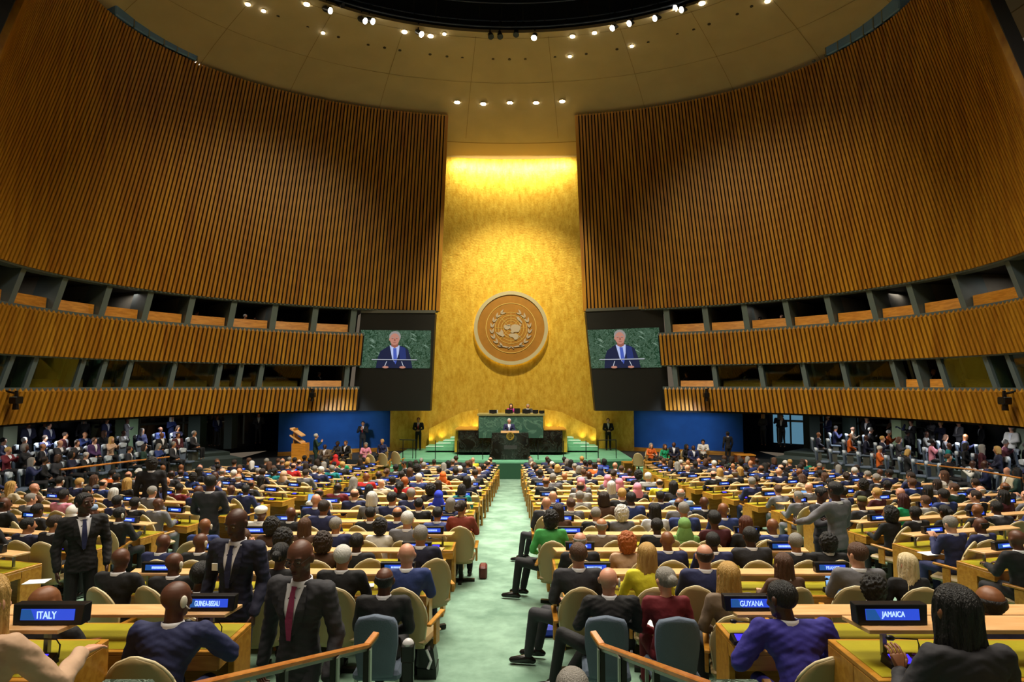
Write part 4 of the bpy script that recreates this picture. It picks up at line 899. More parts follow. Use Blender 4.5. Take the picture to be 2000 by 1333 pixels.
# pose library
PO = {
 'desk': pose(SEAT), 'deskL': pose(SEAT, yaw=.5, pitch=-.05), 'deskR': pose(SEAT, yaw=-.5, pitch=-.05), 'read': pose(SEAT, pitch=-.35, head=(0, .065, 1.165), neck=(0, .01, 1.035)),
 'lap': pose(SEAT, el=[(-.25, .02, .75), (.25, .02, .75)], wr=[(-.08, .25, .63), (.08, .25, .63)], hd=[(.8, .5, -.1), (-.8, .5, -.1)]),
 'lapL': pose(SEAT, yaw=.4, el=[(-.25, .02, .75), (.25, .02, .75)], wr=[(-.08, .25, .63), (.08, .25, .63)], hd=[(.8, .5, -.1), (-.8, .5, -.1)]),
 'phone': pose(SEAT, pitch=-.3, el=[(-.24, .10, .76), (.24, .10, .76)], wr=[(-.05, .30, .93), (.05, .30, .93)], hd=[(.2, .5, .7), (-.2, .5, .7)], curl=.9),
 'side': pose(SEAT, yaw=.1, el=[(-.27, .0, .75), (.25, .04, .75)], wr=[(-.20, .22, .66), (.0, .28, .63)], hd=[(.6, .7, -.1), (-.8, .5, -.1)], kn=[(-.46, .18, .54), (-.32, .36, .50)], an=[(-.52, .22, .09), (-.40, .40, .09)], ft=(-1, .2, 0)),
 'clap': pose(SEAT, el=[(-.26, .12, .80), (.26, .12, .80)], wr=[(-.05, .30, .98), (.05, .30, .96)], hd=[(.3, .3, .9), (-.3, .3, .9)], curl=.15),
 'lean': pose(SEAT, chest=(0, .07, .86), neck=(0, .13, 1.01), head=(0, .18, 1.155), waist=(0, .02, .69), shz=.955, el=[(-.27, .2, .77), (.27, .2, .77)], wr=[(-.1, .40, .79), (.1, .40, .79)]),
}
LIB = {}
def lib(k, sex, low=False):
    key = (k, sex, low)
    if key not in LIB: LIB[key] = figure(PO[k], sex, .018, low)
    return LIB[key]

# ------------------------------------------------------------------ seating plan
ROWS = [7.75+1.31*k for k in range(16)]
def slot_c(side, k, s):    # centre blocks: s = distance from the inner edge of the row
    Y = ROWS[k]+.18 if k >= 0 else 6.98; x0 = (.40+.031*ROWS[max(k, 0)]*0+.6-.0108*(ROWS[max(k, 0)]-7.75)-.4) if side > 0 else -(1.0-.023*(ROWS[max(k, 0)]-7.75))
    x0 = (.6-.0108*(ROWS[max(k, 0)]-7.75)) if side > 0 else -(1.0-.023*(ROWS[max(k, 0)]-7.75))
    return Vector((x0+side*s, Y, 0)), 0.0
SROW = [9.1+1.32*k for k in range(15)]
def slot_s(side, k, s):
    Y = SROW[k]; x = (5.6+.11*max(0, 20-Y)) if side < 0 else (5.45+.09*max(0, 20-Y)+(.1*(Y-24) if Y > 24 else 0)); th = .25
    return Vector((side*(x+s*Co(th)), Y+s*S(th), 0)), -side*-1*0+(-th if side < 0 else th)
def slot_o(side, k, s):
    P, _ = slot_s(side, k, 8.0); th = .52
    return Vector((P.x+side*s*Co(th), P.y+s*S(th), 0)), (-th if side < 0 else th)
BLK = {('c', -1): 'left centre block', ('c', 1): 'right centre block', ('s', -1): 'left wing', ('s', 1): 'right wing', ('o', -1): 'far left block', ('o', 1): 'far right block'}
SL = {'c': slot_c, 's': slot_s, 'o': slot_o}
def seatpos(b, side, k, s, back=.98):
    P, a = SL[b](side, k, s); n = Vector((-S(a), Co(a), 0)); return P-n*back, a
def inside(P): return abs(P.x) < 14.7 and ((P.x/15.0)**2+((P.y-20.5)/12.5)**2 < 1 if P.y > 20.5 else True)
def onview(P, m=60): x, y = px((P.x, P.y, floorz(P.y)+1.0)); return -m < x < 2000+m and y < 1420
# hand-read people: x, y of the head top in the photo; then pose, sex, skin, suit, hair style, hair colour
HP = '''1130 1055 side m rosy charcoal short brown|1265 1063 desk f pale yellow long blond|1377 1064 desk m rosy navy balding dark_brown|1555 1054 desk m tan black short grey|1676 1051 deskL m pale grey short brown e|1617 1045 desk m deep black afro black|1425 1101 lap f pale taupe long blond|1637 1076 lap f pale black long auburn|1705 1126 lap m brown black afro black|1772 1091 lapL f pale black verylong platinum
794 1062 desk m rosy blue bald black|668 1066 desk m tan black short white|633 1082 lap m dark black short black|546 1062 desk f dark black bun black|553 1035 desk f dark charcoal curly black|631 1053 desk f tan brown curly dark_brown|697 1041 desk f dark white afro black|741 1019 desk m tan navy balding dark_brown|821 1027 desk m tan dark_navy short grey|852 994 lean m tan blue short black|656 1011 deskR m tan navy short grey|694 999 deskR m tan navy short black|760 1012 desk m tan black short black|784 999 desk f brown grey short black|815 990 desk f tan royal_blue scarf royal_blue|880 976 desk f pale navy bob grey|901 978 deskR f tan floral_red bun dark_brown|823 978 desk m pale grey short white|748 984 desk m tan navy short grey|723 992 desk m tan black short black|689 977 desk f pale grey bob white|638 1007 desk f pale lime_green short blond|594 1018 desk f tan brown long brown|577 996 desk m brown navy short dark_brown|597 997 desk m pale navy short white|531 1018 desk f dark brown curly black|617 965 desk m rosy navy bald black|611 985 desk m pale navy balding brown
1133 1040 desk m rosy black balding grey|1090 1023 side f deep green afro black|1105 1007 desk f dark brown long dark_brown|1175 1014 desk m tan taupe balding grey|1192 1016 desk f pale beige curly ginger|1221 1043 read m tan black short grey|1240 1048 desk f pale burgundy bob grey|1245 1023 desk f tan black long black|1304 1038 desk m brown navy bald black|1331 1049 desk m deep black short black|1337 1019 desk f tan moss_green scarf moss_green|1393 1040 desk m deep navy short black|1445 1052 desk f pale brown long brown|1467 1030 desk m deep charcoal short black|1384 1003 desk m tan blue short grey|1421 1019 deskR m brown grey balding black|1472 1004 desk m brown blue bald black e|1131 994 desk m pale grey short brown|1168 994 desk m rosy light_grey short grey|1077 988 side m rosy charcoal bald black|1090 976 desk m pale blue bald black|1061 979 side m brown red short black|1214 989 desk f pale grey curly white|1233 997 desk f pale brown bob dark_brown|1280 984 desk f brown striped_white long black|1301 999 desk m deep blue short black|1347 977 desk f dark maroon short black|1364 994 desk m dark navy short black|1399 979 desk m dark beige short black|1423 987 desk m dark black bald black|1367 968 desk m rosy light_blue balding grey|1510 1016 desk m brown blue bald black e|1532 1030 deskL f brown black bun black
340 1080 deskR m dark black bald black e|391 1096 desk m deep black short black|270 1092 deskR m dark black bald black e|233 1071 desk m dark black bald black|314 1045 read m dark navy bald black|399 1019 desk m brown blue bald black e|438 1014 desk m dark white turban white|420 1051 desk m dark black bald black|53 1029 deskR m tan dark_navy short black|105 1007 deskR m tan black short dark_brown|141 1004 desk f tan white ghutra white|177 989 deskR m dark light_blue kufi light_blue|207 1006 deskR m dark grey bald black|233 1000 deskR m dark black short black e|73 1004 desk m tan white kufi white|59 968 deskR m pale grey short grey|112 976 desk m pale black short grey|170 973 read m tan blue balding brown|170 951 deskR m tan navy short black|204 979 desk m dark navy bald black|228 968 desk m dark navy short black e|262 984 desk m dark black short black e|302 972 desk m dark navy bald black|336 972 desk m dark navy short black|364 975 desk m brown charcoal balding black|221 955 desk m pale navy bob white|296 950 desk m pale grey short grey|456 918 desk m pale navy short white|470 937 desk m rosy black balding grey|536 914 desk f dark teal bun black|20 941 deskR f pale cream long blond|65 944 desk m rosy brown bald black|90 942 deskR m tan charcoal balding grey
1859 1009 phone m pale navy short grey|1882 1007 desk m pale navy balding grey|1918 1028 deskL m dark navy balding black|1738 1006 deskL f brown black curly black|1789 996 desk m deep black short black|1835 1006 desk m dark black bald black|1847 994 desk f dark black bun black|1809 973 desk m tan light_grey short brown|1767 965 deskR f tan emerald long dark_red|1911 989 desk m brown black bald black|1685 977 desk m dark charcoal kufi olive|1714 953 desk f pale maroon short blond|1993 1033 desk f pale black bob brown|1845 955 desk m brown blue short black|1780 923 deskL m tan navy short dark_brown|1845 908 deskL f pale white long brown|1906 935 desk m tan navy short dark_brown|1527 950 lean m pale grey short brown|1560 960 deskL m tan grey short grey|1583 953 desk m pale navy short grey|1562 915 desk m brown black bald black|1670 913 desk m pale navy short white
1135 933 desk m tan grey ghutra pink|1187 928 desk f tan grey scarf pink|1210 935 desk m tan black ghutra pink|1224 935 desk m tan black ghutra pink|865 922 desk f brown orange scarf orange|790 932 desk m tan red short ginger|1080 925 desk m tan grey short grey|655 886 desk f tan red scarf red'''
hand_people = []
def best_slot(x, y):
    best = None
    for b, ks, S_ in (('c', range(-1, 16), 3.9), ('s', range(15), 7.2), ('o', range(15), 4.6)):
        side = -1 if x < 1000 else 1
        for k in ks:
            lo, hi = -.15, S_
            def X(s):
                P, a = seatpos(b, side, k, s, .95); return px((P.x, P.y, floorz(P.y)+1.32)), P, a
            (xl, yl), _, _ = X(lo); (xh, yh), _, _ = X(hi)
            if (xl-x)*side > 0 or (xh-x)*side < 0: continue
            for _ in range(30):
                m = (lo+hi)/2
                if (X(m)[0][0]-x)*side < 0: lo = m
                else: hi = m
            (xx, yy), P, a = X(lo); e = abs(yy-y)
            if inside(P) and (best is None or e < best[0]): best = (e, b, side, k, lo, yy-y)
    return best
for ln in HP.split('\n'):
    for it in ln.split('|'):
        f = it.split(); q = best_slot(float(f[0]), float(f[1]))
        if q: hand_people.append((q, [w.replace('_', ' ') if i > 1 else w for i, w in enumerate(f)]))
occ = []; seats = []   # seats: (distance, block, side, row, s, P, a, spec)
rnd = random.Random(11)
def near(b, side, k, s, d=.52): return any(o[0] == b and o[1] == side and o[2] == k and abs(o[3]-s) < d for o in occ)
for q, f in hand_people:
    e, b, side, k, s, dy = q
    if near(b, side, k, s, .4):
        k2 = [kk for kk in (k-1, k+1, k+2) if 0 <= kk < 15 and not near(b, side, kk, s, .4)]
        if not k2: continue
        k = k2[0]
    occ.append((b, side, k, s)); P, a = seatpos(b, side, k, s, .95)
    dz = max(-.05, min(.07, -dy*P.y/F*0-0 if False else dy*P.y/F)); seats.append([P.length, b, side, k, s, P, a, dict(pose=f[2], sex=f[3], skin=f[4], suit=f[5], hair=(f[6], f[7]), ear=len(f) > 8, sc=1+dz/1.32)])
SK = ['dark', 'deep', 'brown', 'tan', 'tan', 'rosy', 'pale', 'pale']
def rndspec(r, bright=.14):
    sex = 'f' if r.random() < .36 else 'm'; skin = r.choice(SK)
    suit = r.choice(['black']*6+['navy']*4+['dark navy']*3+['charcoal']*4+['grey']*2+['blue']*2) if r.random() > bright else r.choice(['beige', 'white', 'cream', 'burgundy', 'red', 'emerald', 'teal', 'light blue', 'taupe', 'brown', 'pink', 'orange', 'royal blue', 'light grey', 'maroon', 'purple', 'yellow', 'dark green'])
    dk = skin in ('dark', 'deep', 'brown')
    hc = 'black' if (dk and r.random() < .85) else r.choice(['black', 'dark brown', 'dark brown', 'brown', 'brown', 'grey', 'grey', 'white', 'blond'])
    if sex == 'm': st = r.choice(['short']*6+['balding']*2+['bald']*2)
    else: st = r.choice(['long', 'long', 'bob', 'bun', 'curly' if dk else 'bob', 'afro' if dk else 'short', 'scarf' if r.random() < .3 else 'long'])
    if st == 'scarf': hc = r.choice(['black', 'white', 'blue', 'beige', 'pink'])
    return dict(pose=r.choice(['desk', 'desk', 'deskL', 'deskR', 'read', 'lap', 'lean', 'phone', 'clap']), sex=sex, skin=skin, suit=suit, hair=(st, hc), ear=r.random() < .12, sc=r.uniform(.95, 1.04))
desks = []; empties = []
for side in (-1, 1):
    for k in range(16):
        L = 1.82
        for u in range(2):
            s0 = u*L; P, a = slot_c(side, k, s0 if side > 0 else s0+L); desks.append((P, a, L, 'c', side, k, u))
        for i in range(5):
            s = .38+i*.74
            if not near('c', side, k, s):
                P, a = seatpos('c', side, k, s, .95); occ.append(('c', side, k, s))
                if rnd.random() < .9: seats.append([P.length, 'c', side, k, s, P, a, rndspec(rnd)])
                else: empties.append([P.length, 'c', side, k, s, P, a])
    for b, nu, L in (('s', 3, 2.3), ('o', 2, 2.2)):
        for k in range(15):
            for u in range(nu):
                P, a = SL[b](side, k, u*(L+.02) if side > 0 else u*(L+.02)+L); M_, _ = SL[b](side, k, u*L+L/2)
                if not inside(SL[b](side, k, u*L+L)[0]) or M_.y > 30.5: continue
                n = sum(onview(seatpos(b, side, k, u*L+q)[0]) for q in (0, L/2, L))
                if n == 0: continue
                desks.append((P, a, L, b, side, k, u))
                for i in range(3):
                    s = u*(L+.02)+.4+i*.76; Q, a2 = seatpos(b, side, k, s, .95)
                    if near(b, side, k, s) or not onview(Q): continue
                    occ.append((b, side, k, s))
                    if rnd.random() < .9: seats.append([Q.length, b, side, k, s, Q, a2, rndspec(rnd)])
                    else: empties.append([Q.length, b, side, k, s, Q, a2])
# ---- desks, displays, consoles
NAMES = {('c', 1, 0, 1): 'FRANCE', ('c', -1, 1, 0): 'DENMARK'}
desks.sort(key=lambda d: d[0].length); ndisp = 0
HALF = ['inner', 'middle', 'outer']
for P, a, L, b, side, k, u in desks:
    z = floorz(P.y); P = Vector((P.x, P.y, z)); bn = BLK[(b, side)]; un = ('inner' if u == 0 else 'outer') if b != 's' else HALF[u]; rw = 'back row' if k == 0 else ORD[k+1]+' row from the back'
    make_desk(L, P, a, 'oak desk with green top, %s, %s, %s unit' % (bn, rw, un), 'desks of the '+bn)
    ux = Vector((Co(a), S(a), 0)); uy = Vector((-S(a), Co(a), 0))
    inn = (side > 0)
    x = (.38 if (u == 0) == inn else L-.38) if b == 'c' else (.5 if inn else L-.5)
    Q = P+ux*x-uy*.36+Vector((0, 0, .951))
    make_display(Q, a, 'black name sign with blue screen, %s, %s, %s desk' % (bn, rw, un), 'name signs of the '+bn, NAMES.get((b, side, k, u)))
    Q = P+ux*(x+(.1 if not inn else -.05))-uy*.44+Vector((0, 0, .746))
    make_console(Q, a, 'microphone console with violet screen, %s, %s, %s desk' % (bn, rw, un), 'consoles of the '+bn)
# ---- gallery and standing crowd along the walls
gal_seats = []; standing = []
for side in (-1, 1):
    for tier, (off, z) in enumerate(((-1.75, -3.75), (-.3, -3.45), (1.3, -3.3))):
        az = arcs(side, .98 if tier else 1.05, 2.02, .74, 0)
        for i, A in enumerate(az):
            P = wsurf(side, A, 0, off); Q = wsurf(side, A, 0, off-1); d = (Q-P); ang = math.atan2(d.y, d.x)-PI/2; P.z = CZ+z
            x, y = px((P.x, P.y, P.z+1))
            if not -40 < x < 2040: continue
            # they face the stage more than the opposite wall
            ang = ang*.6+math.atan2(36-P.y, 0-P.x)*.4-PI/2*.4
            gal_seats.append((P, ang, side, tier, i, rnd.random() < (.93 if tier else .72)))
    for i in range(34):
        A = .72+1.2*rnd.random(); P = wsurf(side, A, 0, 2.5+2.6*rnd.random()); P.z = CZ-3.3; standing.append((P, side, i))
GS = {-1: 'left', 1: 'right'}
# ---- people: the nearest ones as individuals, the rest as one crowd
CL = lambda s: {'short': 'short-haired', 'bald': 'bald', 'balding': 'balding', 'long': 'long-haired', 'verylong': 'very long-haired', 'bob': 'bob-haired', 'bun': 'bun-haired', 'curly': 'curly-haired', 'afro': 'round-haired'}.get(s)
def hairword(h):
    st, c = h
    if st in COVER: return '%s %s' % (c, {'scarf': 'headscarf', 'ghutra': 'headcloth', 'kufi': 'cap', 'turban': 'turban'}[st])
    return 'bald head' if st == 'bald' else ('%s hair, balding' % c if st == 'balding' else '%s %s hair' % ({'short': 'short', 'long': 'long', 'verylong': 'very long', 'bob': 'bobbed', 'bun': 'pinned-up', 'curly': 'big curly', 'afro': 'rounded'}[st], c))
seats.sort(key=lambda s: s[0]); crowd = []; NP = 262; used = set()
for i, (d, b, side, k, s, P, a, sp_) in enumerate(seats):
    z = floorz(P.y); P = Vector((P.x, P.y, z)); a2 = a+rnd.uniform(-.12, .12)
    if i < NP:
        rw = ('behind the back desks' if k < 0 else ('back row' if k == 0 else ORD[k+1]+' row from back'))
        rw = 'rear chairs' if k < 0 else ('rear row' if k == 0 else ORD[k+1]+' nearest row')
        lab = 'person, %s, %s, %s %s, %s seat' % (hairword(sp_['hair']), sp_['suit'], BLK[(b, side)], rw, ORD[int(max(0, s)/.5)+1])
        if lab in used: lab = lab.replace(' seat', ' place')
        used.add(lab)
        f = lib(sp_['pose'], sp_['sex'])
        put_person(f, P, a2, lab, None, sp_['skin'], sp_['suit'], None if sp_['sex'] == 'm' else 'black', sp_['hair'], tie='navy' if sp_['sex'] == 'm' else None, shirt='white' if (sp_['sex'] == 'm' or i % 3 == 0) else None, scale=sp_['sc'], ear=sp_['ear'])
    else: crowd.append((P, a2, sp_, sp_['pose']))
nch = 0
allch = sorted([(d, b, side, k, s, P, a) for d, b, side, k, s, P, a, _ in seats]+[tuple(e) for e in empties], key=lambda q: q[0])
chair_stuff = []
for d, b, side, k, s, P, a in allch:
    P = Vector((P.x, P.y, floorz(P.y))); rw = ('behind the back desks' if k < 0 else ('back row' if k == 0 else ORD[k+1]+' row from back'))
    blue = False
    if rnd.random() < .75: a += rnd.choice((-1, 1))*rnd.uniform(.15, .45); P = P+Vector((Co(a), S(a), 0))*rnd.choice((-1, 1))*rnd.uniform(.03, .13)
    if nch < 285: make_chair('tan', P, a, 'tan shell chair, %s %s, %s seat out' % (BLK[(b, side)], rw, ORD[int(max(0, s)/.5)+1]), 'chairs of the '+BLK[(b, side)]); nch += 1
    else: chair_stuff.append((P, a, 'tan'))
ng = 0
for P, ang, side, tier, i, o in gal_seats:
    if tier == 1 or not o or True:
        make_chair('gallery', P, ang, 'blue seat with white headrest cover, %s gallery, %s tier, %s from the stage' % (GS[side], ['lowest', 'middle', 'top'][tier], ORD[i+1] if i < 20 else ('twenty-'+ORD[i-19] if i < 39 else 'last')), 'seats of the %s gallery' % GS[side])
    if o:
        sp_ = rndspec(rnd, .3); crowd.append((P+Vector((0, 0, .02)), ang+rnd.uniform(-.3, .3), sp_, rnd.choice(['lap', 'clap', 'lapL', 'phone', 'lap'])))
PO['st'] = pose(STAND); PO['stclasp'] = pose(STAND, el=[(-.27, .04, 1.16), (.27, .04, 1.16)], wr=[(-.06, .22, 1.08), (.06, .22, 1.08)], hd=[(.8, .3, -.2), (-.8, .3, -.2)]); PO['stclap'] = pose(STAND, el=[(-.27, .08, 1.18), (.27, .08, 1.18)], wr=[(-.05, .28, 1.33), (.05, .28, 1.33)], hd=[(.3, .3, .9), (-.3, .3, .9)], curl=.1)
for P, side, i in standing:
    sp_ = rndspec(rnd, .12); crowd.append((P, math.atan2(22-P.y, -P.x)-PI/2+rnd.uniform(-.8, .8), sp_, rnd.choice(['st', 'stclasp', 'stclap'])))
# people in the booths
for sg in (-1, 1):
    for off, h0, n in ((1.4, HB[3]+.1-.45, 30), (1.6, HB[1]+.1-.45, 22)):
        for A in arcs(sg, azpx(sg, 690 if sg < 0 else 1305, HB[3]), 2.0, 1.05, 3)[:n]:
            if rnd.random() < .3: continue
            A += rnd.uniform(-.02, .02); P = wsurf(sg, A, h0, off+rnd.uniform(0, .8)); P.z = CZ+h0; sp_ = rndspec(rnd, .05); crowd.append((P, math.atan2(30-P.y, -P.x)-PI/2+rnd.uniform(-.5, .5), sp_, rnd.choice(['lap', 'phone', 'desk'])))
# one merged crowd
def merged(name, items, label, cat):
    VV, FF, MM, mats = [], [], [], []; off = 0; mi = {}
    cache = {}
    def arr(me):
        if me.name not in cache:
            co = np.empty(len(me.vertices)*3, 'f'); me.vertices.foreach_get('co', co); cache[me.name] = (co.reshape(-1, 3), [tuple(p.vertices) for p in me.polygons])
        return cache[me.name]
    for me, M, m in items:
        co, fs = arr(me); A = np.array(M); w = co@A[:3, :3].T+A[:3, 3]; VV.append(w)
        if m.name not in mi: mi[m.name] = len(mats); mats.append(m)
        k = mi[m.name]; FF.extend([tuple(i+off for i in f) for f in fs]); MM.extend([k]*len(fs)); off += len(co)
    me = bpy.data.meshes.new(name); me.from_pydata(np.concatenate(VV).tolist(), [], FF)
    for m in mats: me.materials.append(m)
    me.polygons.foreach_set('material_index', MM); me.polygons.foreach_set('use_smooth', [True]*len(FF)); me.update()
    o = bpy.data.objects.new(name, me); C.objects.link(o); tag(o, label, cat); o['kind'] = 'stuff'; return o
items = []
for P, a, sp_, po in crowd:
    f = lib(po, sp_['sex'], True); M = Matrix.Translation(P) @ Matrix.Rotation(a, 4, 'Z') @ Matrix.Scale(sp_['sc'], 4)
    items.append((f['body'], M, SKIN[sp_['skin']])); items.append((f['jacket'], M, CLOTH[sp_['suit']])); items.append((f['trousers'], M, CLOTH['black']))
    if f.get('shirt') and (sp_['sex'] == 'm'): items.append((f['shirt'], M, SHIRT))
    st, hc = sp_['hair']; hm = hairm(st, True)
    if hm: items.append((hm, M @ f['MH'], CLOTH[hc] if st in COVER else HAIR[hc]))
merged('seated_crowd', items, 'distant crowd of delegates filling the far rows, side galleries and booths', 'crowd')
if chair_stuff:
    items = []
    for P, a, kd in chair_stuff:
        M = Matrix.Translation(P) @ Matrix.Rotation(a, 4, 'Z')
        for n, me in CHM[kd]: items.append((me, M, me.materials[0]))
    merged('distant_chairs', items, 'tan shell chairs of the farthest delegate rows', 'chairs')
#HERO
# ================================================================== NEAR GROUND
# terrace desks
def desk_at(x_in, side, Y, fz, L, label, txt=None, xs=None, tint=None):
    P = Vector((x_in if side > 0 else x_in-L, Y, CZ+fz)); make_desk(L, P, 0, label, 'near terrace desks'); return P
for side, x1, x0 in ((-1, -2.14, -2.54), (1, 1.67, 1.99)):
    nm = 'left' if side < 0 else 'right'
    for u in range(2): desk_at(x1+side*u*1.92, side, 5.2, -2.69, 1.9, 'oak desk with green top on the %s lower terrace, %s unit' % (nm, 'inner' if u == 0 else 'outer'))
    for u in range(2): desk_at(x0+side*u*1.92, side, 4.0, -2.34, 1.9, 'oak desk with green top on the %s upper terrace, %s unit' % (nm, 'inner' if u == 0 else 'outer'))
def disp(xpx, Y, fz, text, label, s=1): return make_display(Vector(((xpx-1000)/F*Y, Y, CZ+fz+.951)), 0, label, None, text, s)
disp(118, 3.66, -2.34, 'ITALY', 'black name sign reading ITALY in blue letters at front left'); disp(421, 4.86, -2.69, 'GUINEA-BISSAU', 'black name sign reading GUINEA-BISSAU beside the standing men')
disp(1723, 3.66, -2.34, 'JAMAICA', 'black name sign reading JAMAICA in front of the dark-haired woman'); disp(1455, 4.86, -2.69, 'GUYANA', 'black name sign reading GUYANA in front of the indigo suit')
def cons(xpx, Y, fz, label): return make_console(Vector(((xpx-1000)/F*Y, Y, CZ+fz+.746)), 0, label, None)
cons(100, 3.62, -2.34, 'microphone console with violet screen below the ITALY sign'); cons(418, 4.8, -2.69, 'microphone console with violet screen below the GUINEA-BISSAU sign'); cons(1738, 3.62, -2.34, 'microphone console with violet screen below the JAMAICA sign'); cons(1440, 4.8, -2.69, 'microphone console below the GUYANA sign')
# chairs of the terraces
for x, Y, fz, rz, lab in ((-2.36, 4.24, -2.69, .06, 'tan shell chair behind the navy-suited man with a white earpiece'), (2.02, 4.24, -2.69, -.05, 'tan shell chair behind the indigo-suited man'), (2.42, 2.98, -2.34, -.1, 'tan shell chair behind the long dark-haired woman, bottom right corner'), (-2.75, 2.98, -2.34, 0, 'tan shell chair of the blonde woman in beige'), (-3.2, 4.24, -2.69, 0, 'tan shell chair of the brown bald man behind the ITALY sign'), (3.28, 4.24, -2.69, 0, 'tan shell chair of the brown bald man behind the dark-haired woman')):
    make_chair('tan', Vector((x, Y, CZ+fz)), rz, lab, None)
# blue chairs of the aisle ends
for x, Y, rz, lab in ((-1.24, 6.02, 0, 'slate blue chair under the bald black-suited man left of the aisle'), (.88, 5.98, -.1, 'slate blue chair under the bald man with crossed legs right of the aisle'), (1.49, 5.95, 0, 'slate blue chair under the woman in burgundy')):
    make_chair('blue', Vector((x, Y, floorz(Y))), rz, lab, None)
def sit(x, Y, fz, p, sex, skin, suit, hair, lab, rz=0, hero=False, tie=None, shirt='white', legs=None, sc=1, ear=False, skirt=False, front=True, bulk=1.0):
    f = figure(p, sex, .011 if hero else .014, False, hero, skirt, front, None, bulk); return put_person(f, Vector((x, Y, CZ+fz if fz is not None else floorz(Y))), rz, lab, None, skin, suit, legs, hair, tie, shirt, sc, ear)
# navy man with earpiece, right arm on the desk
sit(-2.36, 4.28, -2.69, pose(SEAT, chest=(.02, .05, .88), neck=(.02, .09, 1.035), head=(.02, .13, 1.19), yaw=-.45, pitch=-.12, sh=.215, el=[(-.30, .16, .76), (.36, .22, .80)], wr=[(-.12, .40, .79), (.16, .46, .80)], hd=[(.8, .5, 0), (-.9, .3, 0)]), 'm', 'dark', 'navy', ('bald', 'black'), 'bald man in navy suit with white earpiece, leaning on the front left desk', hero=True, bulk=1.15, ear=False, tie='navy')
p_ = bpy.context.scene.objects['person'] if False else None
# large white earpiece on his left side towards the camera
o_ = [o for o in C.objects if o.get('label', '').startswith('bald man in navy suit with white')][0]
bm = bmesh.new(); hull(bm, sph((.100, -.022, -.0), (.016, .026, .042), 12, 8)); tube(bm, [(.098, 0, -.03), (.096, .02, -.05), (.075, .05, -.06)], .004, 5); e_ = obj('earpiece', bm, mat('cream_earpiece', '', 0), o_, True)
e_.matrix_local = Matrix.Translation((.02, .13, 1.19)) @ Euler((-.12, 0, -.45), 'ZYX').to_matrix().to_4x4() @ Matrix.Diagonal((1, 1, 1, 1))
# woman in beige at the left frame edge, right arm stretched over the desk
sit(-2.65, 3.12, -2.34, pose(SEAT, chest=(0, .03, .88), head=(0, .06, 1.18), sh=.20, yaw=-.1, el=[(-.27, .12, .77), (.28, .17, .75)], wr=[(-.12, .38, .78), (.21, .44, .79)], hd=[(.5, .85, 0), (.15, .95, .0)], curl=.3), 'f', 'pale', 'beige', ('long', 'blond'), 'blonde woman in beige jacket at the left edge, hand on the green desk', hero=True, shirt=None, sc=1.05, bulk=1.15)
# woman with long dark hair by the JAMAICA sign, left hand raised
sit(2.25, 3.12, -2.34, pose(SEAT, chest=(0, .04, .88), head=(-.01, .08, 1.19), sh=.2, yaw=.15, el=[(-.30, .10, .68), (.30, .15, .77)], wr=[(-.16, .30, .80), (.10, .40, .79)], hd=[(-.05, .25, .95), (-.7, .7, 0)], hn=(0, -.8, .3), curl=.55), 'f', 'brown', 'charcoal', ('verylong', 'black'), 'woman with very long dark hair in charcoal jacket, hand raised by JAMAICA sign', hero=True, shirt=None, bulk=1.15)
# indigo-suited man with a phone by the GUYANA sign
sit(1.95, 4.3, -2.69, pose(SEAT, chest=(0, .08, .88), neck=(-.02, .13, 1.03), head=(-.05, .16, 1.17), sh=.22, yaw=.55, pitch=-.25, el=[(-.37, .10, .78), (.33, .12, .76)], wr=[(-.12, .38, .80), (.12, .40, .79)], hd=[(.2, .5, .8), (-.7, .7, 0)], curl=.9), 'm', 'deep', 'indigo', ('short', 'black'), 'man in bright indigo suit and glasses holding a phone, front right', hero=True, tie=None, shirt='white', bulk=1.2)
t = thing('mobile_phone', 'pale-screened mobile phone held by the man in indigo', 'phone', Vector((1.95-.09, 4.3+.44, CZ-2.69+.87)), .2)
bm = bmesh.new(); addbox(bm, -.04, .04, 0, .008, -.075, .075); obj('phone_body', bm, BLACKP, t, bevel=.003); bm = bmesh.new(); addbox(bm, -.036, .036, -.002, 0, -.07, .07); obj('phone_screen', bm, mat('phone_glow', '000000', .3, emit='7f9ae8', es=.9), t)
sit(-3.2, 4.3, -2.69, pose(SEAT, yaw=-.3), 'm', 'brown', 'black', ('bald', 'black'), 'brown bald man whose head shows above the ITALY sign', tie='navy')
sit(3.28, 4.3, -2.69, pose(SEAT, yaw=-.3), 'm', 'brown', 'dark navy', ('balding', 'black'), 'brown balding man partly hidden behind the dark-haired woman', tie='navy')
# last chairs of the centre blocks
sit(-1.24, 6.1, None, PO['lap'], 'm', 'dark', 'black', ('balding', 'black'), 'bald black-suited man seated on the blue chair left of the aisle', tie='navy')
sit(.94, 6.1, None, pose(SEAT, yaw=-.35, chest=(.02, -.02, .88), sh=.21, el=[(-.30, .0, .78), (.29, .02, .76)], wr=[(-.16, .24, .86), (.0, .27, .82)], hd=[(.8, .3, .1), (-.8, .3, .1)], kn=[(-.44, .26, .60), (-.10, .42, .52)], an=[(-.52, .30, .12), (-.38, .44, .09)], ft=(-1, .2, 0)), 'm', 'rosy', 'black', ('bald', 'black'), 'bald pale man in black suit with crossed legs on a blue chair', tie='navy', hero=True, ear=True)
sit(1.49, 6.1, None, pose(PO['lap'], yaw=.35, pitch=-.1), 'f', 'pale', 'burgundy', ('bun', 'grey'), 'grey-haired woman in burgundy jacket on a blue chair holding papers', tie=None, shirt=None)
bm = bmesh.new(); addbox(bm, -.11, .11, -.15, .15, 0, .006); t = tag(obj('paper_sheet', bm, PAPER, loc=Vector((1.33, 6.42, floorz(6.4)+.70)), rz=.3), 'white sheets on the lap of the woman in burgundy', 'paper'); t.rotation_euler = (.35, .1, .4)
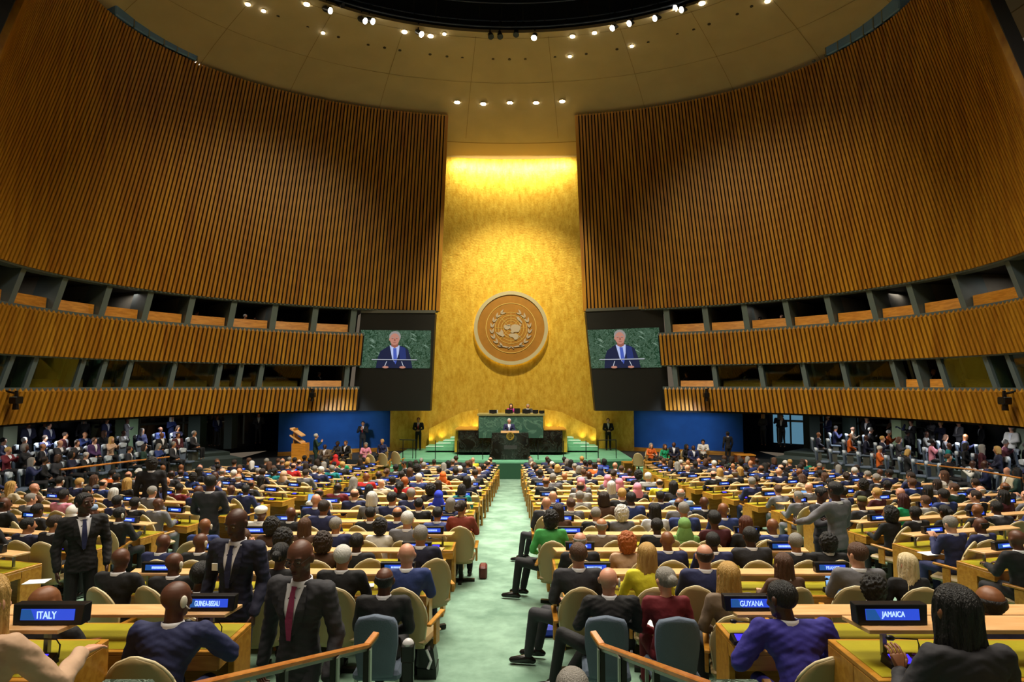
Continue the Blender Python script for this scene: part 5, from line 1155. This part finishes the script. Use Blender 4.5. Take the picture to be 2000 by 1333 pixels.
# ---- the men facing the camera
def facing(P, rz, p, skin, suit, hair, lab, tie, sc, spectacles=False, badge=False):
    f = figure(p, 'm', .010, False, True, shirtcut=p['waist'][2]+.0); b = put_person(f, P, rz, lab, None, skin, suit, suit, hair, tie, 'white', sc)
    MH = f['MH']; bm = bmesh.new()
    for s in (-1, 1): hull(bm, [MH @ q for q in sph((s*.031, .074, .012), (.0125, .0085, .0075), 10, 6)])
    obj('eyes', bm, mat('eye_white', 'cfc6ba', .3), b, True)
    bm = bmesh.new()
    for s in (-1, 1): hull(bm, [MH @ q for q in sph((s*.031, .080, .010), (.006, .005, .006), 8, 6)])
    obj('irises', bm, mat('iris_dark', '140d0a', .2), b, True)
    bm = bmesh.new()
    for s in (-1, 1): tube(bm, [MH @ Vector((s*.016, .088, .036)), MH @ Vector((s*.034, .086, .041)), MH @ Vector((s*.05, .075, .036))], .0035, 5)
    obj('eyebrows', bm, HAIR['black'], b)
    bm = bmesh.new(); hull(bm, [MH @ q for q in sph((0, .0875, -.054), (.021, .006, .0045), 10, 6)]); hull(bm, [MH @ q for q in sph((0, .0865, -.0625), (.018, .006, .005), 10, 6)]); obj('lips', bm, mat('lips_dark', '4a2420', .5), b, True)
    if spectacles:
        bm = bmesh.new()
        for s in (-1, 1):
            tube(bm, [MH @ Vector((s*.034+.024*Co(a_), .098, .012+.018*S(a_))) for a_ in np.linspace(0, 2*PI, 17)], .0018, 5); tube(bm, [MH @ Vector((s*.058, .096, .014)), MH @ Vector((s*.079, .0, .016))], .0016, 4)
        tube(bm, [MH @ Vector((-.01, .1, .014)), MH @ Vector((.01, .1, .014))], .0018, 4); obj('spectacles', bm, DMETAL, b)
    if badge:
        bm = bmesh.new(); h = Vector((.12, .135, p['chest'][2]-.0)); addbox(bm, h.x-.025, h.x+.025, h.y-.01, h.y, h.z-.03, h.z+.03); obj('name_badge', bm, PAPER, b)
    return b
PW = pose(STAND, pitch=-.22, yaw=.12, kn=[(-.10, .12, .52), (.10, -.02, .5)], an=[(-.11, .20, .10), (.11, -.16, .12)], wr=[(-.29, .10, .88), (.29, .02, .88)], el=[(-.28, -.03, 1.13), (.28, -.05, 1.13)], curl=.8)
facing(Vector(((598-1000)/F*4.68, 4.68, floorz(4.68))), PI-.28, PW, 'dark', 'charcoal', ('bald', 'black'), 'bald man in charcoal suit, glasses and wine-red tie walking towards the camera', 'wine pink', 1.045, True)
bm = bmesh.new(); addbox(bm, -2.9, -1.95, 5.45, 6.05, CZ-4, CZ-2.95); struct('floor_step', bm, mat('dark_green_carpet', '', 0))
facing(Vector(((474-1000)/F*5.72, 5.72, CZ-2.95)), PI-.15, pose(STAND, pitch=-.32, yaw=-.1, sh=.2, wr=[(-.26, .15, .92), (.26, .1, .9)], curl=.6), 'deep', 'dark navy', ('bald', 'black'), 'tall bald man in dark navy suit and tie behind the GUINEA-BISSAU sign', 'navy', 1.03, False, True)
Yb = 7.6
facing(Vector(((178-1000)/F*Yb, Yb, floorz(Yb)+.12)), PI+.75, pose(STAND, yaw=.5, sh=.19), 'deep', 'black', ('short', 'black'), 'young man in black suit and tie standing between the left desks', 'navy', .99)
# ---- other standing figures
def stand(x, ytop, Y, kind, rz, sex, skin, suit, hair, lab, tie=None, z=None, sc=None, legs=None, shirt='white', front=True, low=False):
    top = atY(x, ytop, Y); fz = floorz(Y) if z is None else z; s = (top.z-fz)/1.78 if sc is None else sc
    f = figure(PO[kind] if isinstance(kind, str) else kind, sex, .016, False, False); return put_person(f, Vector((top.x, Y, fz)), rz, lab, None, skin, suit, legs, hair, tie, shirt, max(.85, min(1.1, s)))
stand(411, 927, 10.9, 'stclasp', .1, 'm', 'dark', 'charcoal', ('short', 'black'), 'man in charcoal suit standing with his back turned among the left desks')
stand(1632, 940, 9.35, pose(STAND, el=[(-.36, .18, 1.22), (.26, .05, 1.14)], wr=[(-.30, .42, 1.14), (.2, .28, 1.1)], hd=[(.3, .9, 0), (0, .8, .1)]), .45, 'm', 'deep', 'grey', ('short', 'black'), 'man in grey suit embracing another man among the right desks', legs='charcoal')
stand(1603, 950, 10.0, pose(STAND, pitch=-.3, el=[(-.27, .08, 1.2), (.3, .15, 1.2)], wr=[(-.2, .30, 1.25), (.1, .38, 1.3)]), PI+.5, 'm', 'dark', 'charcoal', ('short', 'black'), 'man in dark grey suit being embraced, facing the camera', tie='black')
stand(297, 893, 14.3, 'st', .4, 'm', 'deep', 'black', ('afro', 'black'), 'man in black standing in the left aisle beside the nearer gallery')
stand(790, 903, 20.5, pose(STAND, pitch=-.4), PI/2+.4, 'm', 'tan', 'black', ('short', 'black'), 'man in black suit bending in the aisle left of the centre block')
stand(1421, 843, 31.5, 'st', .2, 'm', 'dark', 'black', ('short', 'black'), 'man in black seen from behind before the right blue wall', z=CZ-4.0)
stand(709, 823, 35.2, 'stclap', PI, 'm', 'tan', 'black', ('short', 'black'), 'man in black with folded hands before the left blue wall', z=SZ-.1, tie='red')
stand(617, 847, 31.0, 'stclap', -PI/2+.4, 'f', 'pale', 'dark green', ('short', 'white'), 'white-haired woman applauding in front of the left blue wall', z=CZ-4.2, shirt=None)
stand(817.5, 815.5, 36.2, 'stclasp', PI, 'm', 'tan', 'black', ('short', 'brown'), 'guard in black suit and red tie left of the gold wall', z=SZ, tie='red')
stand(1187.5, 817, 36.2, 'stclasp', PI, 'm', 'pale', 'black', ('short', 'brown'), 'guard in black suit right of the gold wall', z=SZ)
stand(994.5, 817.5, 32.35, 'stclasp', PI, 'm', 'rosy', 'navy', ('short', 'white'), 'white-haired speaker in navy suit behind the black lectern', z=SZ+.22, tie='light blue')
bm = bmesh.new(); addbox(bm, -.8, .6, 32.15, 32.75, SZ, SZ+.22); struct('floor_speaker_step', bm, BM_)
for x, yt, Y, sx, sk, su, hr, lab, ti in ((998, 789, 35.3, 'f', 'pale', 'magenta', ('long', 'dark brown'), 'dark-haired woman in magenta seated on the dais', None), (1031, 789.5, 35.3, 'm', 'tan', 'charcoal', ('short', 'grey'), 'grey-haired man in dark suit seated on the dais', 'navy')):
    top = atY(x, yt, Y); put_person(figure(PO['desk'], sx, .016), Vector((top.x, Y, top.z-1.32)), PI, lab, None, sk, su, None, hr, ti, 'white' if sx == 'm' else None)
bm = bmesh.new(); addbox(bm, -1.9, 1.7, 34.75, 36.5, SZ, atY(998, 789, 35.3).z-1.335); struct('floor_dais', bm, BM_)
for i, x in enumerate((998, 1031)):
    P = atY(x, 789, 35.35); bm = bmesh.new(); t = make_chair('tan', Vector((P.x, 35.3, P.z-1.33)), PI, 'tan high chair under the %s on the dais' % ('woman in magenta' if i == 0 else 'man in the dark suit'), None)
# front side areas: tables and seated staff
def table(x0, x1, ytop, Y, z, lab, m=DESKW):
    a, b = atY(x0, ytop, Y), atY(x1, ytop, Y); t = thing('staff_table', lab, 'table', Vector((a.x, Y, z))); w = b.x-a.x; h = max(.5, min(.9, a.z-z))
    bm = bmesh.new(); addbox(bm, 0, w, -.3, .3, h-.04, h); obj('table_top', bm, m, t); bm = bmesh.new(); addbox(bm, .02, w-.02, .22, .25, .1, h-.04); obj('front_panel', bm, m, t)
    for xx in (0, w-.05): bm = bmesh.new(); addbox(bm, xx, xx+.05, -.28, .25, 0, h-.04); obj('side_panel', bm, m, t)
    return t, h
PZ = SZ-.1
for x0, x1, y, Y, lab in ((618, 672, 880, 30.5, 'long oak staff table before the left blue wall'), (700, 760, 888, 29.5, 'oak staff table with pale chairs near the left stage steps'), (1215, 1240, 882, 30.2, 'oak staff table at the right stage steps'), (1258, 1320, 884, 30.2, 'oak staff table before the right blue wall'), (1368, 1408, 880, 31, 'oak staff table cluttered with papers, right')):
    table(x0, x1, y, Y, floorz(Y), lab)
t, h = table(1272, 1342, 860, 31.8, floorz(31.8), 'black equipment table with screens before the right blue wall', BLACKP)
rs = random.Random(4)
for i, (x, yt, Y, fc) in enumerate(((660, 862, 31.2, 1), (676, 861, 31.4, 1), (714, 864, 30.8, 2), (747, 858, 31.5, 0), (635, 868, 31.0, 1), (1271, 866, 31.0, 1), (1298, 868, 31.2, 1), (1316, 864, 31.2, 1), (1340, 868, 31, 1), (1373, 858, 31.8, 1), (1354, 870, 30.6, 2))):
    top = atY(x, yt, Y); sp_ = rndspec(rs, .3); f = lib(rs.choice(['desk', 'lap', 'read']), sp_['sex']); z = top.z-1.32
    put_person(f, Vector((top.x, Y, z)), PI+rs.uniform(-.6, .6), 'staff member with %s in %s, %s from left before the %s blue wall' % (hairword(sp_['hair']), sp_['suit'], ORD[i+1 if i < 5 else i-4], 'left' if i < 5 else 'right'), 'seated staff', sp_['skin'], sp_['suit'], 'black', sp_['hair'], None, 'white' if sp_['sex'] == 'm' else None)
    make_chair('tan', Vector((top.x, Y+.02, z)), PI, 'tan chair of the %s staff member before the %s blue wall' % (ORD[i+1 if i < 5 else i-4], 'left' if i < 5 else 'right'), 'staff chairs')
for i, (x, y, Y) in enumerate(((728, 882, 29.0), (752, 880, 29.2), (777, 877, 29.4), (1247, 880, 29.5))):
    P = atY(x, y, Y); make_chair('tan', Vector((P.x, Y, P.z-1.1)), -.3, 'large empty pale chair by the stage steps, %s from the left' % ORD[i+1], None)
# wooden rostrum at the left
P = atY(588, 876, 29.5); t = thing('wooden_rostrum', 'tall slanted wooden rostrum before the left blue wall', 'lectern', Vector((P.x, 29.5, floorz(29.5))))
hh = atY(585, 866, 29.5).z-floorz(29.5)
bm = bmesh.new(); addbox(bm, -.35, .3, -.3, .3, 0, hh); obj('rostrum_body', bm, WOODO, t)
for i, dz in enumerate((0, .32)): bm = bmesh.new(); hexa(bm, [(-.45, -.3, hh+.35+dz), (.1, -.3, hh-.0+dz), (.1, .3, hh+dz), (-.45, .3, hh+.35+dz), (-.45, -.3, hh+.41+dz), (.1, -.3, hh+.05+dz), (.1, .3, hh+.05+dz), (-.45, .3, hh+.41+dz)]); obj('slanted_shelf', bm, DESKL, t)
bm = bmesh.new(); addbox(bm, -.3, -.25, -.25, .25, hh-.01, hh+.7); obj('shelf_support', bm, DESKW, t)
P = atY(1452, 880, 30.5); t = thing('wooden_counter', 'dark red-brown wooden counter at the right end of the blue wall', 'counter', Vector((P.x, 30.5, floorz(30.5)))); bm = bmesh.new(); addbox(bm, -.35, .45, -.3, .3, 0, 1.2); obj('counter_body', bm, mat('redwood_panel', '7a3f1c', .4), t); bm = bmesh.new(); addbox(bm, -.38, .48, -.33, .33, 1.2, 1.25); obj('counter_top', bm, WOODO, t)
# gallery handrails
for side, pts in ((-1, [(118, 918), (250, 902), (330, 893)]), (1, [(1995, 935), (1900, 918), (1780, 905)])):
    t = thing('gallery_handrail', 'slim wooden handrail along the %s gallery' % GS[side], 'railing', (0, 0, 0)); Q = [atY(x, y, Y) for (x, y), Y in zip(pts, (16.5, 20, 23))]
    bm = bmesh.new(); tube(bm, Q, .03, 6); obj('rail', bm, RAILW, t)
    for q in Q: bm = bmesh.new(); tube(bm, [q, Vector((q.x, q.y, min(q.z-.3, CZ-3.75)))], .02, 5); obj('post', bm, DMETAL, t)
# remote cameras on the balcony fronts
for x, y, side, h in ((606, 768, -1, -.5), (1384, 766, 1, -.5), (6, 775, -1, -.5), (1990, 768, 1, -.5)):
    a = azpx(side, x, h); P = wsurf(side, a, h, -.45); t = thing('remote_camera', 'black remote video camera on the %s lower balcony front, %s' % (GS[side], 'near the big screen' if 500 < x < 1500 else 'by the frame edge'), 'camera', P)
    bm = bmesh.new(); addbox(bm, -.14, .14, -.16, .16, -.15, .1); obj('camera_body', bm, BLACKP, t, bevel=.03); bm = bmesh.new(); tube(bm, [(0, 0, -.35), (0, 0, .3)], [.1, .05], 8); obj('yoke', bm, BLACKP, t)
    bm = bmesh.new(); q = wsurf(side, a, h, -.0)-P; tube(bm, [(0, 0, .2), (q.x, q.y, .3)], .04, 5); obj('bracket', bm, DMETAL, t)
# ---- hand rails at the front
for side, a, b in ((-1, (735, 1238), (340, 1350)), (1, (1158, 1236), (1420, 1352))):
    nm = GS[side]; A, B = atY(a[0], a[1], 4.98), atY(b[0], b[1], 3.0); E_ = A+Vector((side*-.0, 0, 0))
    t = thing('stair_handrail', 'oak handrail on dark posts at the %s of the front stair' % nm, 'railing', (0, 0, 0))
    P0 = atY(716 if side < 0 else 1176, 1262, 4.85); bm = bmesh.new()
    def bar(p, q, w, h):
        d = (q-p); n = d.cross(Vector((0, 0, 1))).normalized()*w; u = Vector((0, 0, h)); hexa(bm, [p-n-u, p+n-u, q+n-u, q-n-u, p-n+u, p+n+u, q+n+u, q-n+u])
    bar(A, P0, .028, .016); bar(P0, B, .028, .016); obj('wooden_rail', bm, RAILW, t, bevel=.006)
    bm = bmesh.new(); bar(A-Vector((0, 0, .025)), P0-Vector((0, 0, .025)), .02, .01); bar(P0-Vector((0, 0, .025)), B-Vector((0, 0, .025)), .02, .01); obj('metal_underrail', bm, METAL, t)
    for f in (.0, .25, .55, .85):
        q = P0.lerp(B, f); bm = bmesh.new(); addbox(bm, q.x-.018, q.x+.018, q.y-.03, q.y+.03, floorz(q.y), q.z-.02); obj('post', bm, DMETAL, t)
        if f < .3: bm = bmesh.new(); addbox(bm, q.x-side*.03-.006, q.x-side*.03+.006, q.y-.03, q.y+.03, floorz(q.y), q.z-.02); obj('steel_strip', bm, METAL, t)
    bm = bmesh.new(); lo = Vector((0, 0, -.82)); bar(P0+lo, B+lo, .012, .012); obj('lower_rail', bm, METAL, t)
# marble slab at the bottom left, and right
for x0, x1, lab in ((205, 306, 'dark green marble ledge at the bottom left edge'), (1385, 1480, 'dark green marble ledge at the bottom right edge')):
    a, b = atY(x0, 1325, 2.4), atY(x1, 1325, 2.4); bm = bmesh.new(); addbox(bm, a.x, b.x, 1.6, 2.4, CZ-2.33, a.z); tag(obj('marble_ledge', bm, marble('ledge_marble', '2f3f36', '8fa296', 14, .2), bevel=.01), lab, 'ledge')
# photographer, camera and flash
PP = Vector((-.585, 3.25, floorz(3.25)))
pk = pose(SEAT, hip=(0, 0, .30), waist=(0, 0, .42), chest=(0, .02, .56), neck=(0, .03, .70), head=(0, .06, .83), shz=.66, el=[(-.26, .12, .72), (.26, .12, .72)], wr=[(-.10, .24, .97), (.10, .24, .97)], hd=[(.3, .3, .8), (-.3, .3, .8)], kn=[(-.16, .32, .30), (.16, .32, .30)], an=[(-.12, -.05, .09), (.12, -.05, .09)], curl=.9)
sit(PP.x, PP.y, None, pk, 'm', 'rosy', 'black', ('short', 'brown'), 'crouching photographer below the frame, hands lifting a camera with flash')
t = thing('flash_camera', 'black camera with a tall flash and white dome held up in the aisle', 'camera', PP+Vector((-.0, .32, 1.02)))
bm = bmesh.new(); addbox(bm, -.075, .075, -.03, .04, -.01, .09); addbox(bm, -.03, .03, -.02, .03, .09, .115); obj('camera_body', bm, BLACKP, t, bevel=.01); bm = bmesh.new(); tube(bm, [(0, .03, .04), (0, .15, .04)], .038, 12); obj('lens', bm, BLACKP, t, True)
zt = atY(813, 1250, PP.y+.32).z-(PP.z+1.02); bm = bmesh.new(); addbox(bm, -.032, .032, -.02, .03, .115, zt-.03); addbox(bm, -.036, .036, -.026, .036, zt-.12, zt-.025); fo = obj('flash_unit', bm, BLACKP, t, bevel=.006)
bm = bmesh.new(); hull(bm, [q for q in sph((0, .005, zt-.03), (.034, .031, .035), 14, 10) if q.z >= zt-.032]); obj('diffuser_dome', bm, mat('white_diffuser', 'd8d8dc', .3), fo, True)
bm = bmesh.new(); tube(bm, [(.012*Co(a_), -.022, .17+.012*S(a_)) for a_ in np.linspace(0, 2*PI, 13)], .0022, 4); obj('dial_ring', bm, METAL, fo)
# grey head at the bottom of the aisle
Q = atY(1117, 1298, 3.6); sit(Q.x, 3.55, None, pose(SEAT), 'm', 'rosy', 'black', ('short', 'grey'), 'grey-haired head at the bottom edge of the aisle', sc=max(.8, (Q.z-floorz(3.55))/1.33), tie='navy')
# things on the floor and the desks
bm = bmesh.new(); bmesh.ops.create_cube(bm, size=1, matrix=Matrix.Translation((0, 0, .11)) @ Matrix.Diagonal((.14, .30, .22, 1))); t = tag(obj('handbag', bm, mat('dark_red_leather', '5a1d16', .5, bump=.3, bs=8), loc=Vector(((945-1000)/F*11.2, 11.2, floorz(11.2))), bevel=.03), 'dark red handbag on the carpet at the aisle end of the left desks', 'bag')
P = Vector(((842-1000)/F*6.9, 6.9, floorz(6.9))); t = thing('black_tote_bag', 'black bag with a white stripe hanging beside the aisle chair', 'bag', P); bm = bmesh.new(); hexa(bm, [(-.12, -.15, .12), (.1, -.15, .1), (.1, .15, .12), (-.12, .15, .12), (-.1, -.13, .38), (.06, -.13, .34), (.06, .13, .34), (-.1, .13, .38)]); bo = obj('bag_body', bm, BLACKP, t, bevel=.03)
bm = bmesh.new(); tube(bm, [(.02, -.165, .14), (.05, -.16, .22), (.0, -.15, .33)], .016, 5); obj('white_strap', bm, SHIRT, t); bm = bmesh.new(); addbox(bm, -.1, .1, -.12, .12, 0, .12); obj('bag_base', bm, BLACKP, t)
t = thing('floor_bracket', 'thin dark metal bracket lying on the carpet left of the aisle', 'bracket', Vector(((848-1000)/F*6.0, 6.0, floorz(6.0)+.02))); bm = bmesh.new(); tube(bm, [(-.08, -.2, 0), (-.08, -.05, .01), (.06, .3, .03)], .015, 5); obj('bracket_arm', bm, DMETAL, t); bm = bmesh.new(); tube(bm, [(-.2, -.22, 0), (.0, -.22, 0)], .02, 5); obj('bracket_foot', bm, DMETAL, t)
bm = bmesh.new(); bmesh.ops.create_cube(bm, size=1, matrix=Matrix.Translation((0, 0, .08)) @ Matrix.Diagonal((.26, .2, .14, 1))); tag(obj('blue_bag', bm, mat('blue_nylon', '1f38b8', .5), loc=Vector((.46, 8.15, floorz(8.15))), bevel=.04), 'bright blue bag on the carpet beside the right desks', 'bag')
for i, (x, y, Y, fz, w, d, lab) in enumerate(((1830, 1262, 3.5, -2.34, .2, .14, 'white paper by the hand of the dark-haired woman'), (500, 1300, 0, 0, 0, 0, ''), (95, 1118, 7.9, None, .25, .18, 'white leaflet on the desk behind the ITALY sign'), (1800, 1057, 9.6, None, .3, .2, 'open white brochure before the grey-haired man with a phone'), (1985, 1098, 8.7, None, .3, .2, 'white printed sheet on the right wing desk'), (1240, 1121, 7.7, None, .2, .15, 'white papers on the desk before the woman in yellow'), (1180, 1034, 10.1, None, .4, .2, 'white papers spread on the right centre desk'), (720, 1120, 7.7, None, .22, .14, 'white booklet on the left centre desk'))):
    if not lab: continue
    z = (CZ+fz+.75) if fz is not None else floorz(Y+.2)+.752; bm = bmesh.new(); addbox(bm, -w/2, w/2, -d/2, d/2, 0, .006); tag(obj('paper_sheet', bm, PAPER, loc=Vector(((x-1000)/F*Y, Y, z)), rz=.2), lab, 'paper')
for i, (x, Y, k, lab) in enumerate(((1622, 7.55, 1, 'open laptop with pale blue screen before the auburn-haired woman'), (1568, 16.6, 1, 'open laptop with bright cyan screen on a right wing desk'), (618, 15.8, 1, 'small glowing laptop on a left wing desk'), (1518, 20.5, 1, 'distant glowing laptop in the right wing'))):
    P = Vector(((x-1000)/F*Y, Y, floorz(Y+.2)+.752)); t = thing('laptop', lab, 'laptop', P); bm = bmesh.new(); addbox(bm, -.15, .15, -.2, 0, 0, .012); obj('keyboard', bm, METAL, t); bm = bmesh.new(); hexa(bm, [(-.15, 0, .01), (.15, 0, .01), (.15, .01, .01), (-.15, .01, .01), (-.15, .05, .21), (.15, .05, .21), (.15, .06, .21), (-.15, .06, .21)]); l_ = obj('lid', bm, METAL, t)
    bm = bmesh.new(); hexa(bm, [(-.14, -.003, .02), (.14, -.003, .02), (.14, .004, .02), (-.14, .004, .02), (-.14, .044, .2), (.14, .044, .2), (.14, .052, .2), (-.14, .052, .2)]); obj('laptop_screen', bm, mat('laptop_glow', '000000', .3, emit='86b8f0', es=1.1), l_)
t = thing('charging_cables', 'bundle of orange and red cables beside a dark folder on the right desk', 'cable', Vector((3.12, 3.62, CZ-2.34+.748))); rs = random.Random(3)
for c in ('orange', 'red'): bm = bmesh.new(); tube(bm, [(.18*Co(q*2.1)*rs.uniform(.6, 1), .07*S(q*1.7), .006+.008*q/6) for q in range(9)], .004, 5); obj('cable', bm, CLOTH[c], t)
bm = bmesh.new(); addbox(bm, -.05, .2, -.05, .1, 0, .004); obj('folder', bm, BLACKP, t)

# ================================================================== LIGHT
def area(name, loc, rot, sx, sy, e, col, spread=PI):
    L = bpy.data.lights.new(name, 'AREA'); L.shape = 'RECTANGLE'; L.size = sx; L.size_y = sy; L.energy = e; L.color = col; L.spread = spread
    o = bpy.data.objects.new(name, L); C.objects.link(o); o.location = loc; o.rotation_euler = rot; return o
def spot(name, loc, tgt, e, size, col, soft=.3, blend=.6):
    L = bpy.data.lights.new(name, 'SPOT'); L.energy = e; L.color = col; L.spot_size = size; L.spot_blend = blend; L.shadow_soft_size = soft
    o = bpy.data.objects.new(name, L); C.objects.link(o); o.location = loc
    o.rotation_euler = (Vector(tgt)-Vector(loc)).to_track_quat('-Z', 'Y').to_euler(); return o
tag(area('oculus_light_rig', (0, 19.0, CZ+17.2), (0, 0, 0), 13, 9, 5200, (1, .92, .78), 1.75), 'wide warm lighting rig inside the ceiling oculus', 'lamp')
tag(area('rear_ceiling_lights', (0, 4.5, CZ+15.6), (0, 0, 0), 16, 4, 900, (1, .88, .70), 1.6), 'band of warm ceiling lights over the back rows', 'lamp')
tag(spot('aisle_spot', (0, 17, CZ+16.5), (0, 15, 1), 1700, .75, (1, .97, .88), .5, .8), 'bright spotlight aimed down the centre aisle', 'lamp')
tag(spot('stage_spot', (0, 24, CZ+16.5), (0, 33, 2), 5200, .55, (1, .95, .85), .4, .8), 'bright spotlight aimed at the lectern', 'lamp')
tag(area('gold_wall_cove_lamp', (0, 36.6, CZ+14.0), (.35, 0, 0), 7, .25, 520, (1, .88, .55)), 'long warm lamp washing the gold wall from above', 'lamp')
tag(spot('gold_wall_spot', (0, 25, CZ+15.5), (0, 37.5, CZ+2.6), 13500, .86, (1, .86, .5), .4, .9), 'warm spotlight aimed at the gold wall', 'lamp')
for sg, side in ((-1, 'left'), (1, 'right')):
    tag(spot('wall_washer', (sg*3, 20, CZ+15.5), (sg*14, 31, CZ+3), 3900, 1.1, (1, .8, .42), .5, 1), 'warm wall washer aimed at the %s slatted wall' % side, 'lamp')
    tag(spot('blue_wall_spot', (sg*8.5, 31.0, CZ-1.3), (sg*10, 36, CZ-3.3), 420, 1.35, (.8, .9, 1), .3, 1), 'cool lamp over the %s blue wall' % side, 'lamp')
for sg, side in ((-1, 'left'), (1, 'right')):
    for i, A in enumerate((1.0, 1.3, 1.6, 1.9)):
        P = wsurf(sg, A, HB[0]-.12, .9); L_ = area('gallery_fill_light', P, (0, 0, 0), .5, .5, 60, (.95, .97, 1)); tag(L_, 'added fill light under the %s balcony, %s from the stage' % (side, ORD[i+1]), 'lamp', 'gallery fill lights')  # added fill lights, brighten the gallery crowd under the balconies
for sg, side in ((-1, 'left'), (1, 'right')):
    for i, A in enumerate((.85, 1.2, 1.55)):
        P = wsurf(sg, A, HB[4]-.12, 1.5); tag(area('booth_fill_light', P, (0, 0, 0), 1.5, .3, 4, (1, .9, .8)), 'added dim fill light in the %s upper booth row, %s from the stage' % (side, ORD[i+1]), 'lamp', 'booth fill lights')  # added fill lights, lift the grey booth partitions a little
w = bpy.data.worlds.new('hall_world'); bpy.context.scene.world = w; w.use_nodes = True
bg = w.node_tree.nodes['Background']; bg.inputs[0].default_value = (1, .8, .58, 1); bg.inputs[1].default_value = .12
sc = bpy.context.scene
sc.view_settings.view_transform = 'Standard'; sc.view_settings.look = 'None'; sc.view_settings.gamma = 1; sc.view_settings.use_curve_mapping = False
sc.view_settings.exposure = 0.0
sc.cycles.use_denoising = True; sc.cycles.adaptive_threshold = .02; sc.cycles.max_bounces = 6; sc.cycles.diffuse_bounces = 3; sc.cycles.glossy_bounces = 2; sc.cycles.transparent_max_bounces = 6
sc.cycles.sample_clamp_indirect = 4; sc.cycles.caustics_reflective = False; sc.cycles.caustics_refractive = False
